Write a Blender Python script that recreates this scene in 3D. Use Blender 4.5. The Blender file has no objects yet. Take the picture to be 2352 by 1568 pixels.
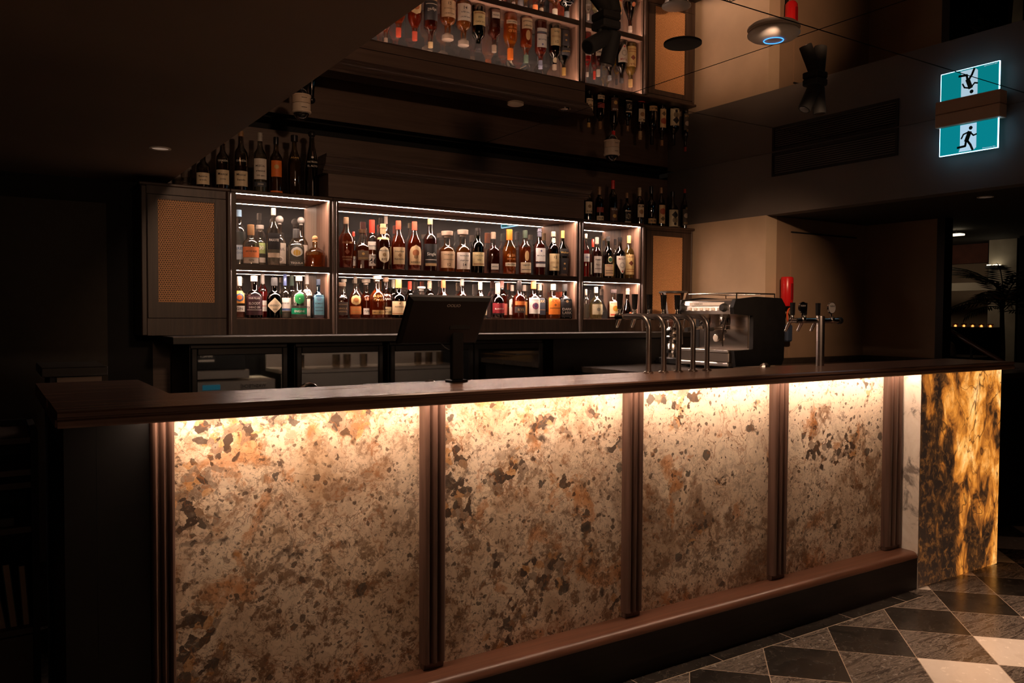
import bpy, math, random
import numpy as np
from mathutils import Matrix, Vector
S = bpy.context.scene
C = S.collection
R = math.radians
PI = math.pi

# ------------------------------------------------------------------ camera, world, exposure, lights
IMG_W, IMG_H, FPX = 2352, 1568, 1869.0
CAM_H = 1.35
def cam_axes():
    yaw, pitch, roll = R(32.932), R(1.862), R(-0.293)
    cy, sy, cp, sp = math.cos(yaw), math.sin(yaw), math.cos(pitch), math.sin(pitch)
    F = np.array([sy*cp, cy*cp, -sp]); Rt = np.array([cy, -sy, 0.0]); D = np.cross(F, Rt)
    c, s = math.cos(roll), math.sin(roll)
    return np.array([c*Rt + s*D, -s*Rt + c*D, F])
M3 = cam_axes()
cd = bpy.data.cameras.new('camera'); cam = bpy.data.objects.new('camera', cd); C.objects.link(cam)
cd.sensor_width = 36.0; cd.lens = 36.0*FPX/IMG_W; cd.clip_start = 0.05; cd.clip_end = 60
mw = Matrix(((M3[0][0], -M3[1][0], -M3[2][0], 0), (M3[0][1], -M3[1][1], -M3[2][1], 0),
             (M3[0][2], -M3[1][2], -M3[2][2], CAM_H), (0, 0, 0, 1)))
cam.matrix_world = mw
S.camera = cam
vs = S.view_settings
vs.view_transform = 'Standard'; vs.look = 'None'; vs.gamma = 1; vs.use_curve_mapping = False
vs.exposure = 0.0
cy = S.cycles
cy.use_denoising = True
cy.max_bounces = 14; cy.glossy_bounces = 8; cy.transmission_bounces = 8; cy.diffuse_bounces = 3; cy.transparent_max_bounces = 24
cy.sample_clamp_indirect = 3.0; cy.blur_glossy = 0.6
cy.use_adaptive_sampling = True; cy.adaptive_threshold = 0.02
W = bpy.data.worlds.new('world'); S.world = W; W.use_nodes = True
W.node_tree.nodes['Background'].inputs[0].default_value = (1.0, 0.72, 0.5, 1)
W.node_tree.nodes['Background'].inputs[1].default_value = 0.003

WARM = (1.0, 0.62, 0.38)
def spot(name, loc, target, power, angle=60, blend=.6, col=WARM, radius=.05):
    l = bpy.data.lights.new(name, 'SPOT'); l.energy = power; l.spot_size = R(angle); l.spot_blend = blend
    l.color = col; l.shadow_soft_size = radius
    o = bpy.data.objects.new(name, l); C.objects.link(o); o.location = loc
    o.rotation_euler = (Vector(target)-Vector(loc)).to_track_quat('-Z', 'Y').to_euler()
    return o
def area(name, loc, target, power, sx, sy, col=WARM):
    l = bpy.data.lights.new(name, 'AREA'); l.energy = power; l.shape = 'RECTANGLE'; l.size = sx; l.size_y = sy
    l.color = col
    o = bpy.data.objects.new(name, l); C.objects.link(o); o.location = loc
    o.rotation_euler = (Vector(target)-Vector(loc)).to_track_quat('-Z', 'Y').to_euler()
    return o
# added fill lamps, and three spots standing in for the service corner heads
spot('front_fill_light', (1.1, -0.4, 2.5), (1.9, 4.8, 1.80), 160, 46, .9, (1, .60, .37), .12)  # added warm fill from the camera side for the back bar
spot('front_fill_light', (0.4, -0.9, 2.05), (0.95, 4.8, 1.75), 40, 26, .9, (1, .60, .37), .12)  # second added fill, narrower, towards the cane cabinet
spot('corner_spot_light', (2.9, 1.7, 2.5), (4.88, 4.35, 1.40), 260, 32, 1.0, (1, .60, .36), .04)
spot('counter_spot_light', (3.0, 2.95, 2.5), (3.9, 3.4, 1.1), 12, 60, .9, (1, .62, .40), .04)
spot('machine_spot_light', (2.3, 1.9, 2.5), (4.10, 3.92, 1.30), 190, 20, .9, (1, .62, .40), .04)
spot('tap_fill_light', (2.2, 1.2, 2.5), (3.05, 2.52, 1.36), 36, 38, 1.0, (1, .64, .44), .04)  # added spot that brightens the taps and tower badges
spot('wall_end_fill_light', (2.7, 2.2, 2.5), (4.25, 4.9, 2.2), 20, 24, 1.0, (1, .62, .40), .04)  # added spot that lifts the far row of bottle labels
spot('floor_fill_light', (3.7, 1.0, 2.5), (3.7, 1.38, 0.0), 210, 46, .9, (1, .64, .44), .06)  # unseen spot added to brighten the floor tiles
area('room_fill_light', (0.6, -2.2, 1.9), (1.5, 3.0, 2.2), 4, 2.4, 1.0, (1, .60, .38))  # broad fill added behind the camera
wl = area('aisle_fill_light', (2.0, 2.62, 1.068), (2.0, 2.90, 0.2), 9.0, 2.6, .02, (1, .74, .50)); wl.data.spread = R(75)  # unseen lamp added to brighten the steel gear mirrored in the fridges
spot('bar_top_fill_light', (1.75, 2.45, 2.52), (1.75, 2.42, 1.1), 60, 72, 1.0, (1, .62, .42), .03)  # added spot that makes the bright pool on the bar top
spot('far_room_fill_light', (7.3, 4.4, 1.95), (8.6, 4.6, 1.5), 6, 120, 1.0, (1, .74, .48), .1)  # lamp added to brighten the walls of the far room

# ------------------------------------------------------------------ pixel helpers (a pixel of the photo onto a plane of the place)
CAMP = np.array([0.0, 0.0, CAM_H])
def ray(u, v): return M3.T @ np.array([(u-IMG_W/2)/FPX, (v-IMG_H/2)/FPX, 1.0])
def on_z(u, v, z): d = ray(u, v); return CAMP + (z-CAM_H)/d[2]*d
def on_y(u, v, y): d = ray(u, v); return CAMP + y/d[1]*d
def on_x(u, v, x): d = ray(u, v); return CAMP + x/d[0]*d
def depth(p): return float(M3[2] @ (np.array(p)-CAMP))

# ------------------------------------------------------------------ materials
MATS = {}
def new_mat(name):
    m = bpy.data.materials.new(name); m.use_nodes = True; nt = m.node_tree
    for n in list(nt.nodes): nt.nodes.remove(n)
    out = nt.nodes.new('ShaderNodeOutputMaterial')
    return m, nt, out
def N(nt, t, **kw):
    n = nt.nodes.new(t)
    for k, v in kw.items(): setattr(n, k, v)
    return n
def L(nt, a, b): nt.links.new(a, b)
def c4(c): return (c[0], c[1], c[2], 1.0)
def pbr(name, col, rough=.5, metal=0., spec=.5, emit=None, estr=0., trans=0., bump=0., bscale=60., noise=0., nscale=20., coat=0., stretch=None):
    """plain surface with a little procedural tone variation and bump"""
    key = (name, tuple(col))
    if key in MATS: return MATS[key]
    m, nt, out = new_mat(name)
    b = N(nt, 'ShaderNodeBsdfPrincipled')
    b.inputs['Base Color'].default_value = c4(col); b.inputs['Roughness'].default_value = rough
    b.inputs['Metallic'].default_value = metal; b.inputs['Specular IOR Level'].default_value = spec
    b.inputs['Transmission Weight'].default_value = trans; b.inputs['Coat Weight'].default_value = coat
    if emit is not None:
        b.inputs['Emission Color'].default_value = c4(emit); b.inputs['Emission Strength'].default_value = estr
    if noise or bump:
        tc = N(nt, 'ShaderNodeTexCoord'); mp = N(nt, 'ShaderNodeMapping'); L(nt, tc.outputs['Object'], mp.inputs[0])
        if stretch: mp.inputs['Scale'].default_value = stretch
        nz = N(nt, 'ShaderNodeTexNoise'); nz.inputs['Scale'].default_value = nscale; nz.inputs['Detail'].default_value = 6
        L(nt, mp.outputs[0], nz.inputs['Vector'])
        if noise:
            r = N(nt, 'ShaderNodeValToRGB'); e = r.color_ramp.elements
            e[0].position = .3; e[1].position = .7
            e[0].color = c4([x*(1-noise) for x in col]); e[1].color = c4([min(1, x*(1+noise)) for x in col])
            L(nt, nz.outputs['Fac'], r.inputs[0]); L(nt, r.outputs[0], b.inputs['Base Color'])
        if bump:
            bp = N(nt, 'ShaderNodeBump'); bp.inputs['Strength'].default_value = bump; bp.inputs['Distance'].default_value = .004
            n2 = N(nt, 'ShaderNodeTexNoise'); n2.inputs['Scale'].default_value = bscale; L(nt, mp.outputs[0], n2.inputs['Vector'])
            L(nt, n2.outputs['Fac'], bp.inputs['Height']); L(nt, bp.outputs[0], b.inputs['Normal'])
    L(nt, b.outputs[0], out.inputs[0]); MATS[key] = m
    return m
def emit(name, col, s):
    key = (name, tuple(col), s)
    if key in MATS: return MATS[key]
    m, nt, out = new_mat(name); e = N(nt, 'ShaderNodeEmission'); e.inputs[0].default_value = c4(col); e.inputs[1].default_value = s
    L(nt, e.outputs[0], out.inputs[0]); MATS[key] = m; return m
def wood(name, dark, light, axis, rough=.45, scale=1.0):
    """stained timber: grain stretched along one axis"""
    key = (name,)
    if key in MATS: return MATS[key]
    m, nt, out = new_mat(name)
    tc = N(nt, 'ShaderNodeTexCoord'); mp = N(nt, 'ShaderNodeMapping'); L(nt, tc.outputs['Object'], mp.inputs[0])
    sc = [30*scale]*3; sc['xyz'.index(axis)] = 1.6*scale; mp.inputs['Scale'].default_value = sc
    nz = N(nt, 'ShaderNodeTexNoise'); nz.inputs['Scale'].default_value = 1.6; nz.inputs['Detail'].default_value = 8; nz.inputs['Distortion'].default_value = .6
    L(nt, mp.outputs[0], nz.inputs['Vector'])
    r = N(nt, 'ShaderNodeValToRGB'); e = r.color_ramp.elements; e[0].position = .32; e[1].position = .72
    e[0].color = c4(dark); e[1].color = c4(light)
    L(nt, nz.outputs['Fac'], r.inputs[0])
    b = N(nt, 'ShaderNodeBsdfPrincipled'); b.inputs['Roughness'].default_value = rough
    L(nt, r.outputs[0], b.inputs['Base Color'])
    bp = N(nt, 'ShaderNodeBump'); bp.inputs['Strength'].default_value = .25; bp.inputs['Distance'].default_value = .002
    L(nt, nz.outputs['Fac'], bp.inputs['Height']); L(nt, bp.outputs[0], b.inputs['Normal'])
    L(nt, b.outputs[0], out.inputs[0]); MATS[key] = m; return m
def mirror(name, col, rough):
    m, nt, out = new_mat(name)
    b = N(nt, 'ShaderNodeBsdfPrincipled'); b.inputs['Base Color'].default_value = c4(col)
    b.inputs['Metallic'].default_value = 1; b.inputs['Roughness'].default_value = rough
    L(nt, b.outputs[0], out.inputs[0]); return m
def glass_shell(col, body=.0):
    """bottle glass: clear (or tinted) to light that passes straight on, bright where it faces the lamps"""
    key = ('glass', tuple(col))
    if key in MATS: return MATS[key]
    m, nt, out = new_mat('bottle_glass')
    lw = N(nt, 'ShaderNodeLayerWeight'); lw.inputs['Blend'].default_value = .35
    tr = N(nt, 'ShaderNodeBsdfTransparent')
    cr = N(nt, 'ShaderNodeMix', data_type='RGBA')
    cr.inputs[6].default_value = c4(col); cr.inputs[7].default_value = c4([x*.66 for x in col])
    L(nt, lw.outputs['Facing'], cr.inputs[0]); L(nt, cr.outputs[2], tr.inputs[0])
    gl = N(nt, 'ShaderNodeBsdfGlossy'); gl.inputs['Roughness'].default_value = .05; gl.inputs[0].default_value = (1, .95, .9, 1)
    mx = N(nt, 'ShaderNodeMixShader'); mr = N(nt, 'ShaderNodeMapRange')
    mr.inputs['To Min'].default_value = .10; mr.inputs['To Max'].default_value = .9
    L(nt, lw.outputs['Fresnel'], mr.inputs['Value']); L(nt, mr.outputs[0], mx.inputs[0])
    L(nt, tr.outputs[0], mx.inputs[1]); L(nt, gl.outputs[0], mx.inputs[2])
    L(nt, mx.outputs[0], out.inputs[0]); MATS[key] = m; return m
def liquid(col, glow=.36):
    key = ('liquid', tuple(col))
    if key in MATS: return MATS[key]
    m, nt, out = new_mat('spirit_liquid')
    rf = N(nt, 'ShaderNodeBsdfRefraction'); rf.inputs['IOR'].default_value = 1.33; rf.inputs['Roughness'].default_value = .02
    rf.inputs[0].default_value = c4([min(1, x**.75) for x in col])
    if min(col) > .5: glow = .5
    else: col = (min(1, col[0]*1.45), min(1, col[1]*1.25), col[2])
    df = N(nt, 'ShaderNodeBsdfDiffuse'); df.inputs[0].default_value = c4(col)
    tl = N(nt, 'ShaderNodeBsdfTranslucent'); tl.inputs[0].default_value = c4(col)
    a = N(nt, 'ShaderNodeMixShader'); a.inputs[0].default_value = .5; L(nt, df.outputs[0], a.inputs[1]); L(nt, tl.outputs[0], a.inputs[2])
    x = N(nt, 'ShaderNodeMixShader'); x.inputs[0].default_value = glow; L(nt, rf.outputs[0], x.inputs[1]); L(nt, a.outputs[0], x.inputs[2])
    L(nt, x.outputs[0], out.inputs[0]); MATS[key] = m; return m

def ramp(nt, src, stops):
    r = N(nt, 'ShaderNodeValToRGB'); cr = r.color_ramp
    while len(cr.elements) > 1: cr.elements.remove(cr.elements[-1])
    cr.elements[0].position = stops[0][0]; cr.elements[0].color = c4(stops[0][1])
    for p, c in stops[1:]:
        e = cr.elements.new(p); e.color = c4(c)
    L(nt, src, r.inputs[0]); return r.outputs[0]
def mixc(nt, fac, a, b, mode='MIX'):
    m = N(nt, 'ShaderNodeMix', data_type='RGBA'); m.blend_type = mode
    for s, i in ((fac, 0), (a, 6), (b, 7)):
        if hasattr(s, 'links') or isinstance(s, bpy.types.NodeSocket): L(nt, s, m.inputs[i])
        elif isinstance(s, (int, float)): m.inputs[i].default_value = s
        else: m.inputs[i].default_value = c4(s)
    return m.outputs[2]
def math_n(nt, op, a, b=None, c=None):
    m = N(nt, 'ShaderNodeMath', operation=op)
    for i, s in enumerate((a, b, c)):
        if s is None: continue
        if isinstance(s, (int, float)): m.inputs[i].default_value = s
        else: L(nt, s, m.inputs[i])
    return m.outputs[0]
def noise_n(nt, vec, scale, detail=6, rough=.55, dist=0.):
    n = N(nt, 'ShaderNodeTexNoise'); n.inputs['Scale'].default_value = scale; n.inputs['Detail'].default_value = detail
    n.inputs['Roughness'].default_value = rough; n.inputs['Distortion'].default_value = dist; L(nt, vec, n.inputs['Vector']); return n
G3 = lambda g: (g, g, g)
def stone_mat():
    """brecciated granite: cream ground, angular dark and amber chips, brown speckle, thin rust veins; paler towards the far end"""
    m, nt, out = new_mat('breccia_granite')
    geo = N(nt, 'ShaderNodeNewGeometry'); P = geo.outputs['Position']
    sx = N(nt, 'ShaderNodeSeparateXYZ'); L(nt, P, sx.inputs[0])
    warp = noise_n(nt, P, 7, 4); wv = N(nt, 'ShaderNodeVectorMath', operation='MULTIPLY_ADD')
    L(nt, warp.outputs['Color'], wv.inputs[0]); wv.inputs[1].default_value = (.20, .20, .20); L(nt, P, wv.inputs[2])
    PW = wv.outputs[0]
    w2 = noise_n(nt, P, 30, 5, .6); wv2 = N(nt, 'ShaderNodeVectorMath', operation='MULTIPLY_ADD')
    L(nt, w2.outputs['Color'], wv2.inputs[0]); wv2.inputs[1].default_value = (.035, .035, .035); L(nt, P, wv2.inputs[2]); PF = wv2.outputs[0]
    big = noise_n(nt, PW, 3.0, 6, .62, .4)
    base = ramp(nt, big.outputs['Fac'], [(.28, (.26, .17, .12)), (.38, (.52, .38, .27)), (.45, (.84, .70, .56)), (.58, (.92, .82, .70)), (.66, (.66, .50, .37)), (.76, (.36, .25, .18))])
    xf = N(nt, 'ShaderNodeMapRange'); L(nt, sx.outputs[0], xf.inputs[0]); xf.inputs[1].default_value = 1.3; xf.inputs[2].default_value = 2.6
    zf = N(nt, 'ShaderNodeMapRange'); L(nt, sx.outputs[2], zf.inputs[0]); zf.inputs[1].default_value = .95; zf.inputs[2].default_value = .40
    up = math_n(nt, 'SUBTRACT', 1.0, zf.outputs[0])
    vb = N(nt, 'ShaderNodeTexVoronoi'); vb.inputs['Scale'].default_value = 8; L(nt, PW, vb.inputs['Vector']); mb_ = N(nt, 'ShaderNodeSeparateColor'); L(nt, vb.outputs['Color'], mb_.inputs[0])
    base = mixc(nt, .38, base, ramp(nt, mb_.outputs[0], [(.1, (.52, .38, .26)), (.35, (.84, .72, .58)), (.6, (.88, .80, .70)), (.85, (.46, .33, .24))]))
    # pale marble fields towards the far end, upper half
    pal = noise_n(nt, PW, 2.4, 5, .55, .4)
    palm = math_n(nt, 'MULTIPLY', math_n(nt, 'MULTIPLY', ramp(nt, pal.outputs['Fac'], [(.36, G3(0)), (.44, G3(1))]), xf.outputs[0]), math_n(nt, 'MULTIPLY_ADD', up, .8, .2))
    base = mixc(nt, palm, base, (.86, .76, .65))
    rim = math_n(nt, 'MULTIPLY', ramp(nt, pal.outputs['Fac'], [(.355, G3(0)), (.375, G3(.85)), (.40, G3(.6)), (.425, G3(0))]), xf.outputs[0])
    base = mixc(nt, rim, base, (.22, .13, .08))
    # amber patches with ragged rims
    am = noise_n(nt, PW, 3.8, 7, .62, .3)
    base = mixc(nt, ramp(nt, am.outputs['Fac'], [(.60, G3(0)), (.625, G3(.55)), (.70, G3(.85))]), base, (.56, .23, .06))
    keep = math_n(nt, 'SUBTRACT', 1.0, math_n(nt, 'MULTIPLY', palm, .80))
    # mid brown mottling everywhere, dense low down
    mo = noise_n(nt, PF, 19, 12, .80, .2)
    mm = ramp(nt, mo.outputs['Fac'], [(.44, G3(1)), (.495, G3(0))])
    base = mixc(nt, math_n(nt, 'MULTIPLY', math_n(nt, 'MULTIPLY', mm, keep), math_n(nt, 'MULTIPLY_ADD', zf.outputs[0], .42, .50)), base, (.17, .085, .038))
    # angular chips, thickest in the upper part of the near slabs
    vo = N(nt, 'ShaderNodeTexVoronoi'); vo.inputs['Scale'].default_value = 38; L(nt, PF, vo.inputs['Vector'])
    ms = N(nt, 'ShaderNodeSeparateColor'); L(nt, vo.outputs['Color'], ms.inputs[0])
    zn = noise_n(nt, P, 3.3, 4, .55, .4)
    near = math_n(nt, 'MULTIPLY', math_n(nt, 'SUBTRACT', 1.0, xf.outputs[0]), up)
    zone = ramp(nt, math_n(nt, 'ADD', zn.outputs['Fac'], math_n(nt, 'MULTIPLY', near, .10)), [(.60, G3(0)), (.615, G3(1))])
    dk = math_n(nt, 'MULTIPLY', math_n(nt, 'GREATER_THAN', ms.outputs[0], .74), zone)
    gy = math_n(nt, 'MULTIPLY', math_n(nt, 'GREATER_THAN', ms.outputs[1], .66), zone)
    am2 = math_n(nt, 'MULTIPLY', math_n(nt, 'GREATER_THAN', ms.outputs[2], .80), zone)
    base = mixc(nt, math_n(nt, 'MULTIPLY', am2, .7), base, (.55, .28, .09))
    base = mixc(nt, math_n(nt, 'MULTIPLY', gy, .72), base, (.24, .18, .145))
    base = mixc(nt, math_n(nt, 'MULTIPLY', dk, .88), base, (.05, .038, .034))
    # sparse black-green chips of several sizes
    for sc_, th_, cc_ in ((19, .968, (.055, .052, .05)), (42, .945, (.08, .055, .042)), (80, .90, (.13, .09, .065))):
        v2 = N(nt, 'ShaderNodeTexVoronoi'); v2.inputs['Scale'].default_value = sc_; L(nt, PF, v2.inputs['Vector'])
        m2 = N(nt, 'ShaderNodeSeparateColor'); L(nt, v2.outputs['Color'], m2.inputs[0])
        d2 = math_n(nt, 'MULTIPLY', math_n(nt, 'GREATER_THAN', m2.outputs[0], th_), math_n(nt, 'LESS_THAN', v2.outputs['Distance'], .42))
        base = mixc(nt, math_n(nt, 'MULTIPLY', d2, .85), base, cc_)
    # smoky grey brown clouds
    sm = noise_n(nt, PW, 4.2, 9, .72, .3)
    base = mixc(nt, ramp(nt, sm.outputs['Fac'], [(.335, G3(.7)), (.375, G3(0))]), base, (.16, .115, .09))
    # fine pepper
    fj = noise_n(nt, PF, 70, 8, .75)
    base = mixc(nt, math_n(nt, 'MULTIPLY', keep, ramp(nt, fj.outputs['Fac'], [(.36, G3(.8)), (.46, G3(0))])), base, (.10, .06, .04))
    mp2 = noise_n(nt, PF, 9, 10, .74, .5)
    base = mixc(nt, math_n(nt, 'MULTIPLY', keep, ramp(nt, mp2.outputs['Fac'], [(.36, G3(.65)), (.44, G3(0))])), base, (.30, .145, .06))
    base = mixc(nt, ramp(nt, mp2.outputs['Fac'], [(.58, G3(0)), (.66, G3(.55))]), base, (.95, .84, .72))
    # veins
    for sc_, w_, cc_ in ((4.2, .010, (.34, .15, .06)), (7.5, .007, (.18, .10, .06))):
        vn = noise_n(nt, PW, sc_, 4, .55, .9)
        vf = math_n(nt, 'ABSOLUTE', math_n(nt, 'SUBTRACT', vn.outputs['Fac'], .5))
        base = mixc(nt, ramp(nt, vf, [(.0, G3(.7)), (w_, G3(0))]), base, cc_)
    base = mixc(nt, 1.0, base, (1.0, .93, .84), 'MULTIPLY')
    b = N(nt, 'ShaderNodeBsdfPrincipled'); b.inputs['Roughness'].default_value = .28; L(nt, base, b.inputs['Base Color'])
    L(nt, b.outputs[0], out.inputs[0]); return m
def onyx_mat():
    """translucent onyx slab with lamps behind it: cream where it is thin, amber, then near black veins"""
    m, nt, out = new_mat('backlit_onyx')
    tc = N(nt, 'ShaderNodeNewGeometry'); mp = N(nt, 'ShaderNodeMapping'); L(nt, tc.outputs['Position'], mp.inputs[0])
    mp.inputs['Rotation'].default_value = (0, R(-32), 0); mp.inputs['Scale'].default_value = (1.35, 1, .75)
    sx = N(nt, 'ShaderNodeSeparateXYZ'); L(nt, tc.outputs['Position'], sx.inputs[0])
    n0 = noise_n(nt, mp.outputs[0], 2.4, 3, .5, .5)
    n1 = noise_n(nt, mp.outputs[0], 6.5, 8, .62, .8)
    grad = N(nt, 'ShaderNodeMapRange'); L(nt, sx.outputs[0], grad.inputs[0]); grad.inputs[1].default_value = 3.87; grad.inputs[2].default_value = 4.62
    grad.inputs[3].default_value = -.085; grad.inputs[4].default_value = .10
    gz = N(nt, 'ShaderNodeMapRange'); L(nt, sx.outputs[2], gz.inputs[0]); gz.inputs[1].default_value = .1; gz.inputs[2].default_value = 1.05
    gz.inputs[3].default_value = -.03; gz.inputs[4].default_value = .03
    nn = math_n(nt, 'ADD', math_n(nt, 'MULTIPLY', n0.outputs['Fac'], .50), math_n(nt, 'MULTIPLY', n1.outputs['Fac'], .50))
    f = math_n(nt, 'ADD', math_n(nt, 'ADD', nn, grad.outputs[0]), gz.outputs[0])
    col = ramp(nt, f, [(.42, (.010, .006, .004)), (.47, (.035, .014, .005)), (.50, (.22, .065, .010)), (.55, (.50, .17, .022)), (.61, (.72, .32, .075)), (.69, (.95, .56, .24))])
    n2 = noise_n(nt, tc.outputs['Position'], 26, 6, .7, .5)
    col = mixc(nt, ramp(nt, n2.outputs['Fac'], [(.36, G3(.55)), (.50, G3(0))]), col, (.16, .055, .012), 'MIX')
    n3 = noise_n(nt, mp.outputs[0], 3.2, 3, .5, 1.2)
    vf = math_n(nt, 'ABSOLUTE', math_n(nt, 'SUBTRACT', n3.outputs['Fac'], .5))
    col = mixc(nt, ramp(nt, vf, [(.0, G3(.92)), (.012, G3(0))]), col, (.03, .012, .005))
    b = N(nt, 'ShaderNodeBsdfPrincipled'); b.inputs['Roughness'].default_value = .2; b.inputs['Base Color'].default_value = (.10, .06, .035, 1)
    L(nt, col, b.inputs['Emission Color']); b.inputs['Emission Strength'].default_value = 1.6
    L(nt, b.outputs[0], out.inputs[0]); return m
def marble_mat():
    m, nt, out = new_mat('pale_marble')
    tc = N(nt, 'ShaderNodeTexCoord')
    n1 = noise_n(nt, tc.outputs['Object'], 9, 8, .65, .8)
    col = ramp(nt, n1.outputs['Fac'], [(.36, (.25, .21, .18)), (.47, (.72, .62, .52)), (.7, (.82, .74, .64))])
    b = N(nt, 'ShaderNodeBsdfPrincipled'); b.inputs['Roughness'].default_value = .25; L(nt, col, b.inputs['Base Color'])
    L(nt, b.outputs[0], out.inputs[0]); return m
def cane_mat(pitch):
    """woven cane: tan strands with staggered dark holes"""
    m, nt, out = new_mat('woven_cane')
    tc = N(nt, 'ShaderNodeTexCoord'); sx = N(nt, 'ShaderNodeSeparateXYZ'); L(nt, tc.outputs['Object'], sx.inputs[0])
    a = math_n(nt, 'DIVIDE', sx.outputs[0], pitch); b = math_n(nt, 'DIVIDE', sx.outputs[2], pitch*.88)
    row = math_n(nt, 'FLOOR', b)
    odd = math_n(nt, 'MULTIPLY', math_n(nt, 'MODULO', row, 2.0), .5)
    fa = math_n(nt, 'SUBTRACT', math_n(nt, 'FRACT', math_n(nt, 'ADD', a, odd)), .5)
    fb = math_n(nt, 'SUBTRACT', math_n(nt, 'FRACT', b), .5)
    d = math_n(nt, 'SQRT', math_n(nt, 'ADD', math_n(nt, 'MULTIPLY', fa, fa), math_n(nt, 'MULTIPLY', fb, fb)))
    hole = math_n(nt, 'LESS_THAN', d, .265)
    nz = noise_n(nt, tc.outputs['Object'], 160, 3)
    straw = ramp(nt, nz.outputs['Fac'], [(.35, (.66, .31, .12)), (.65, (.98, .54, .25))])
    col = mixc(nt, hole, straw, (.010, .006, .004))
    bs = N(nt, 'ShaderNodeBsdfPrincipled'); bs.inputs['Roughness'].default_value = .55; L(nt, col, bs.inputs['Base Color'])
    bp = N(nt, 'ShaderNodeBump'); bp.inputs['Strength'].default_value = .5; bp.inputs['Distance'].default_value = .002
    L(nt, d, bp.inputs['Height']); L(nt, bp.outputs[0], bs.inputs['Normal'])
    L(nt, bs.outputs[0], out.inputs[0]); return m
def floor_mat():
    """300 mm stone tiles laid on the diagonal in rows: black, grey veined, white, grey veined; a black border along the bar"""
    m, nt, out = new_mat('stone_tiles')
    tc = N(nt, 'ShaderNodeTexCoord'); P = tc.outputs['Object']; sx = N(nt, 'ShaderNodeSeparateXYZ'); L(nt, P, sx.inputs[0])
    dx = math_n(nt, 'DIVIDE', math_n(nt, 'SUBTRACT', sx.outputs[0], 3.085), .2078)
    dy = math_n(nt, 'DIVIDE', math_n(nt, 'SUBTRACT', sx.outputs[1], 1.797), .2085)
    a = math_n(nt, 'MULTIPLY', math_n(nt, 'ADD', dx, dy), .5); b = math_n(nt, 'MULTIPLY', math_n(nt, 'SUBTRACT', dx, dy), .5)
    ia, ib = math_n(nt, 'FLOOR', a), math_n(nt, 'FLOOR', b); fa, fb = math_n(nt, 'FRACT', a), math_n(nt, 'FRACT', b)
    row = math_n(nt, 'SUBTRACT', ia, ib)                         # 1 black, 0 and 2 grey, -1 white
    r4 = math_n(nt, 'MODULO', math_n(nt, 'ADD', row, 40.0), 4.0)
    isb = math_n(nt, 'COMPARE', r4, 1.0, .1); isw = math_n(nt, 'COMPARE', r4, 3.0, .1)
    # per tile shift of the veining
    rnd = N(nt, 'ShaderNodeTexWhiteNoise', noise_dimensions='2D'); cb = N(nt, 'ShaderNodeCombineXYZ'); L(nt, ia, cb.inputs[0]); L(nt, ib, cb.inputs[1]); L(nt, cb.outputs[0], rnd.inputs['Vector'])
    sh = N(nt, 'ShaderNodeVectorMath', operation='MULTIPLY_ADD'); L(nt, rnd.outputs['Color'], sh.inputs[0]); sh.inputs[1].default_value = (9, 9, 9); L(nt, P, sh.inputs[2])
    mp = N(nt, 'ShaderNodeMapping'); L(nt, sh.outputs[0], mp.inputs[0]); mp.inputs['Rotation'].default_value = (0, 0, R(-18)); mp.inputs['Scale'].default_value = (1.3, 9, 1)
    v1 = noise_n(nt, mp.outputs[0], 3.2, 9, .68, 1.3)
    grey = ramp(nt, v1.outputs['Fac'], [(.32, (.018, .015, .013)), (.40, (.10, .08, .065)), (.45, (.025, .02, .017)), (.49, (.24, .20, .165)), (.53, (.05, .042, .035)), (.57, (.20, .165, .135)), (.62, (.04, .034, .028)), (.70, (.22, .185, .15))])
    n2 = noise_n(nt, sh.outputs[0], 6, 8, .6, .8)
    vv = math_n(nt, 'ABSOLUTE', math_n(nt, 'SUBTRACT', n2.outputs['Fac'], .5))
    black = mixc(nt, ramp(nt, vv, [(0, G3(.30)), (.004, G3(0))]), ramp(nt, n2.outputs['Fac'], [(.3, (.014, .012, .010)), (.7, (.034, .029, .024))]), (.30, .25, .2))
    white = ramp(nt, n2.outputs['Fac'], [(.25, (.62, .54, .45)), (.5, (.80, .72, .62)), (.7, (.74, .66, .56))])
    col = mixc(nt, isb, grey, black); col = mixc(nt, isw, col, white)
    mn = math_n(nt, 'MINIMUM', math_n(nt, 'MINIMUM', fa, math_n(nt, 'SUBTRACT', 1.0, fa)), math_n(nt, 'MINIMUM', fb, math_n(nt, 'SUBTRACT', 1.0, fb)))
    gr = math_n(nt, 'LESS_THAN', mn, .006)
    # border strip
    inb = math_n(nt, 'MULTIPLY', math_n(nt, 'GREATER_THAN', sx.outputs[1], 2.187), math_n(nt, 'LESS_THAN', sx.outputs[0], 3.80))
    fx = math_n(nt, 'FRACT', math_n(nt, 'DIVIDE', math_n(nt, 'ADD', math_n(nt, 'SUBTRACT', sx.outputs[0], 2.41), math_n(nt, 'MULTIPLY', sx.outputs[1], .0)), .4155))
    gb = math_n(nt, 'MAXIMUM', math_n(nt, 'LESS_THAN', fx, .009), math_n(nt, 'LESS_THAN', math_n(nt, 'ABSOLUTE', math_n(nt, 'SUBTRACT', sx.outputs[1], 2.187)), .002))
    col = mixc(nt, inb, col, black)
    g = mixc(nt, inb, gr, gb)
    gl = math_n(nt, 'MULTIPLY', math_n(nt, 'LESS_THAN', math_n(nt, 'ABSOLUTE', math_n(nt, 'SUBTRACT', sx.outputs[1], 2.187)), .002), math_n(nt, 'LESS_THAN', sx.outputs[0], 3.80))
    g = math_n(nt, 'MAXIMUM', g, gl)
    col = mixc(nt, g, col, (.42, .33, .25))
    bs = N(nt, 'ShaderNodeBsdfPrincipled'); L(nt, col, bs.inputs['Base Color'])
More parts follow.
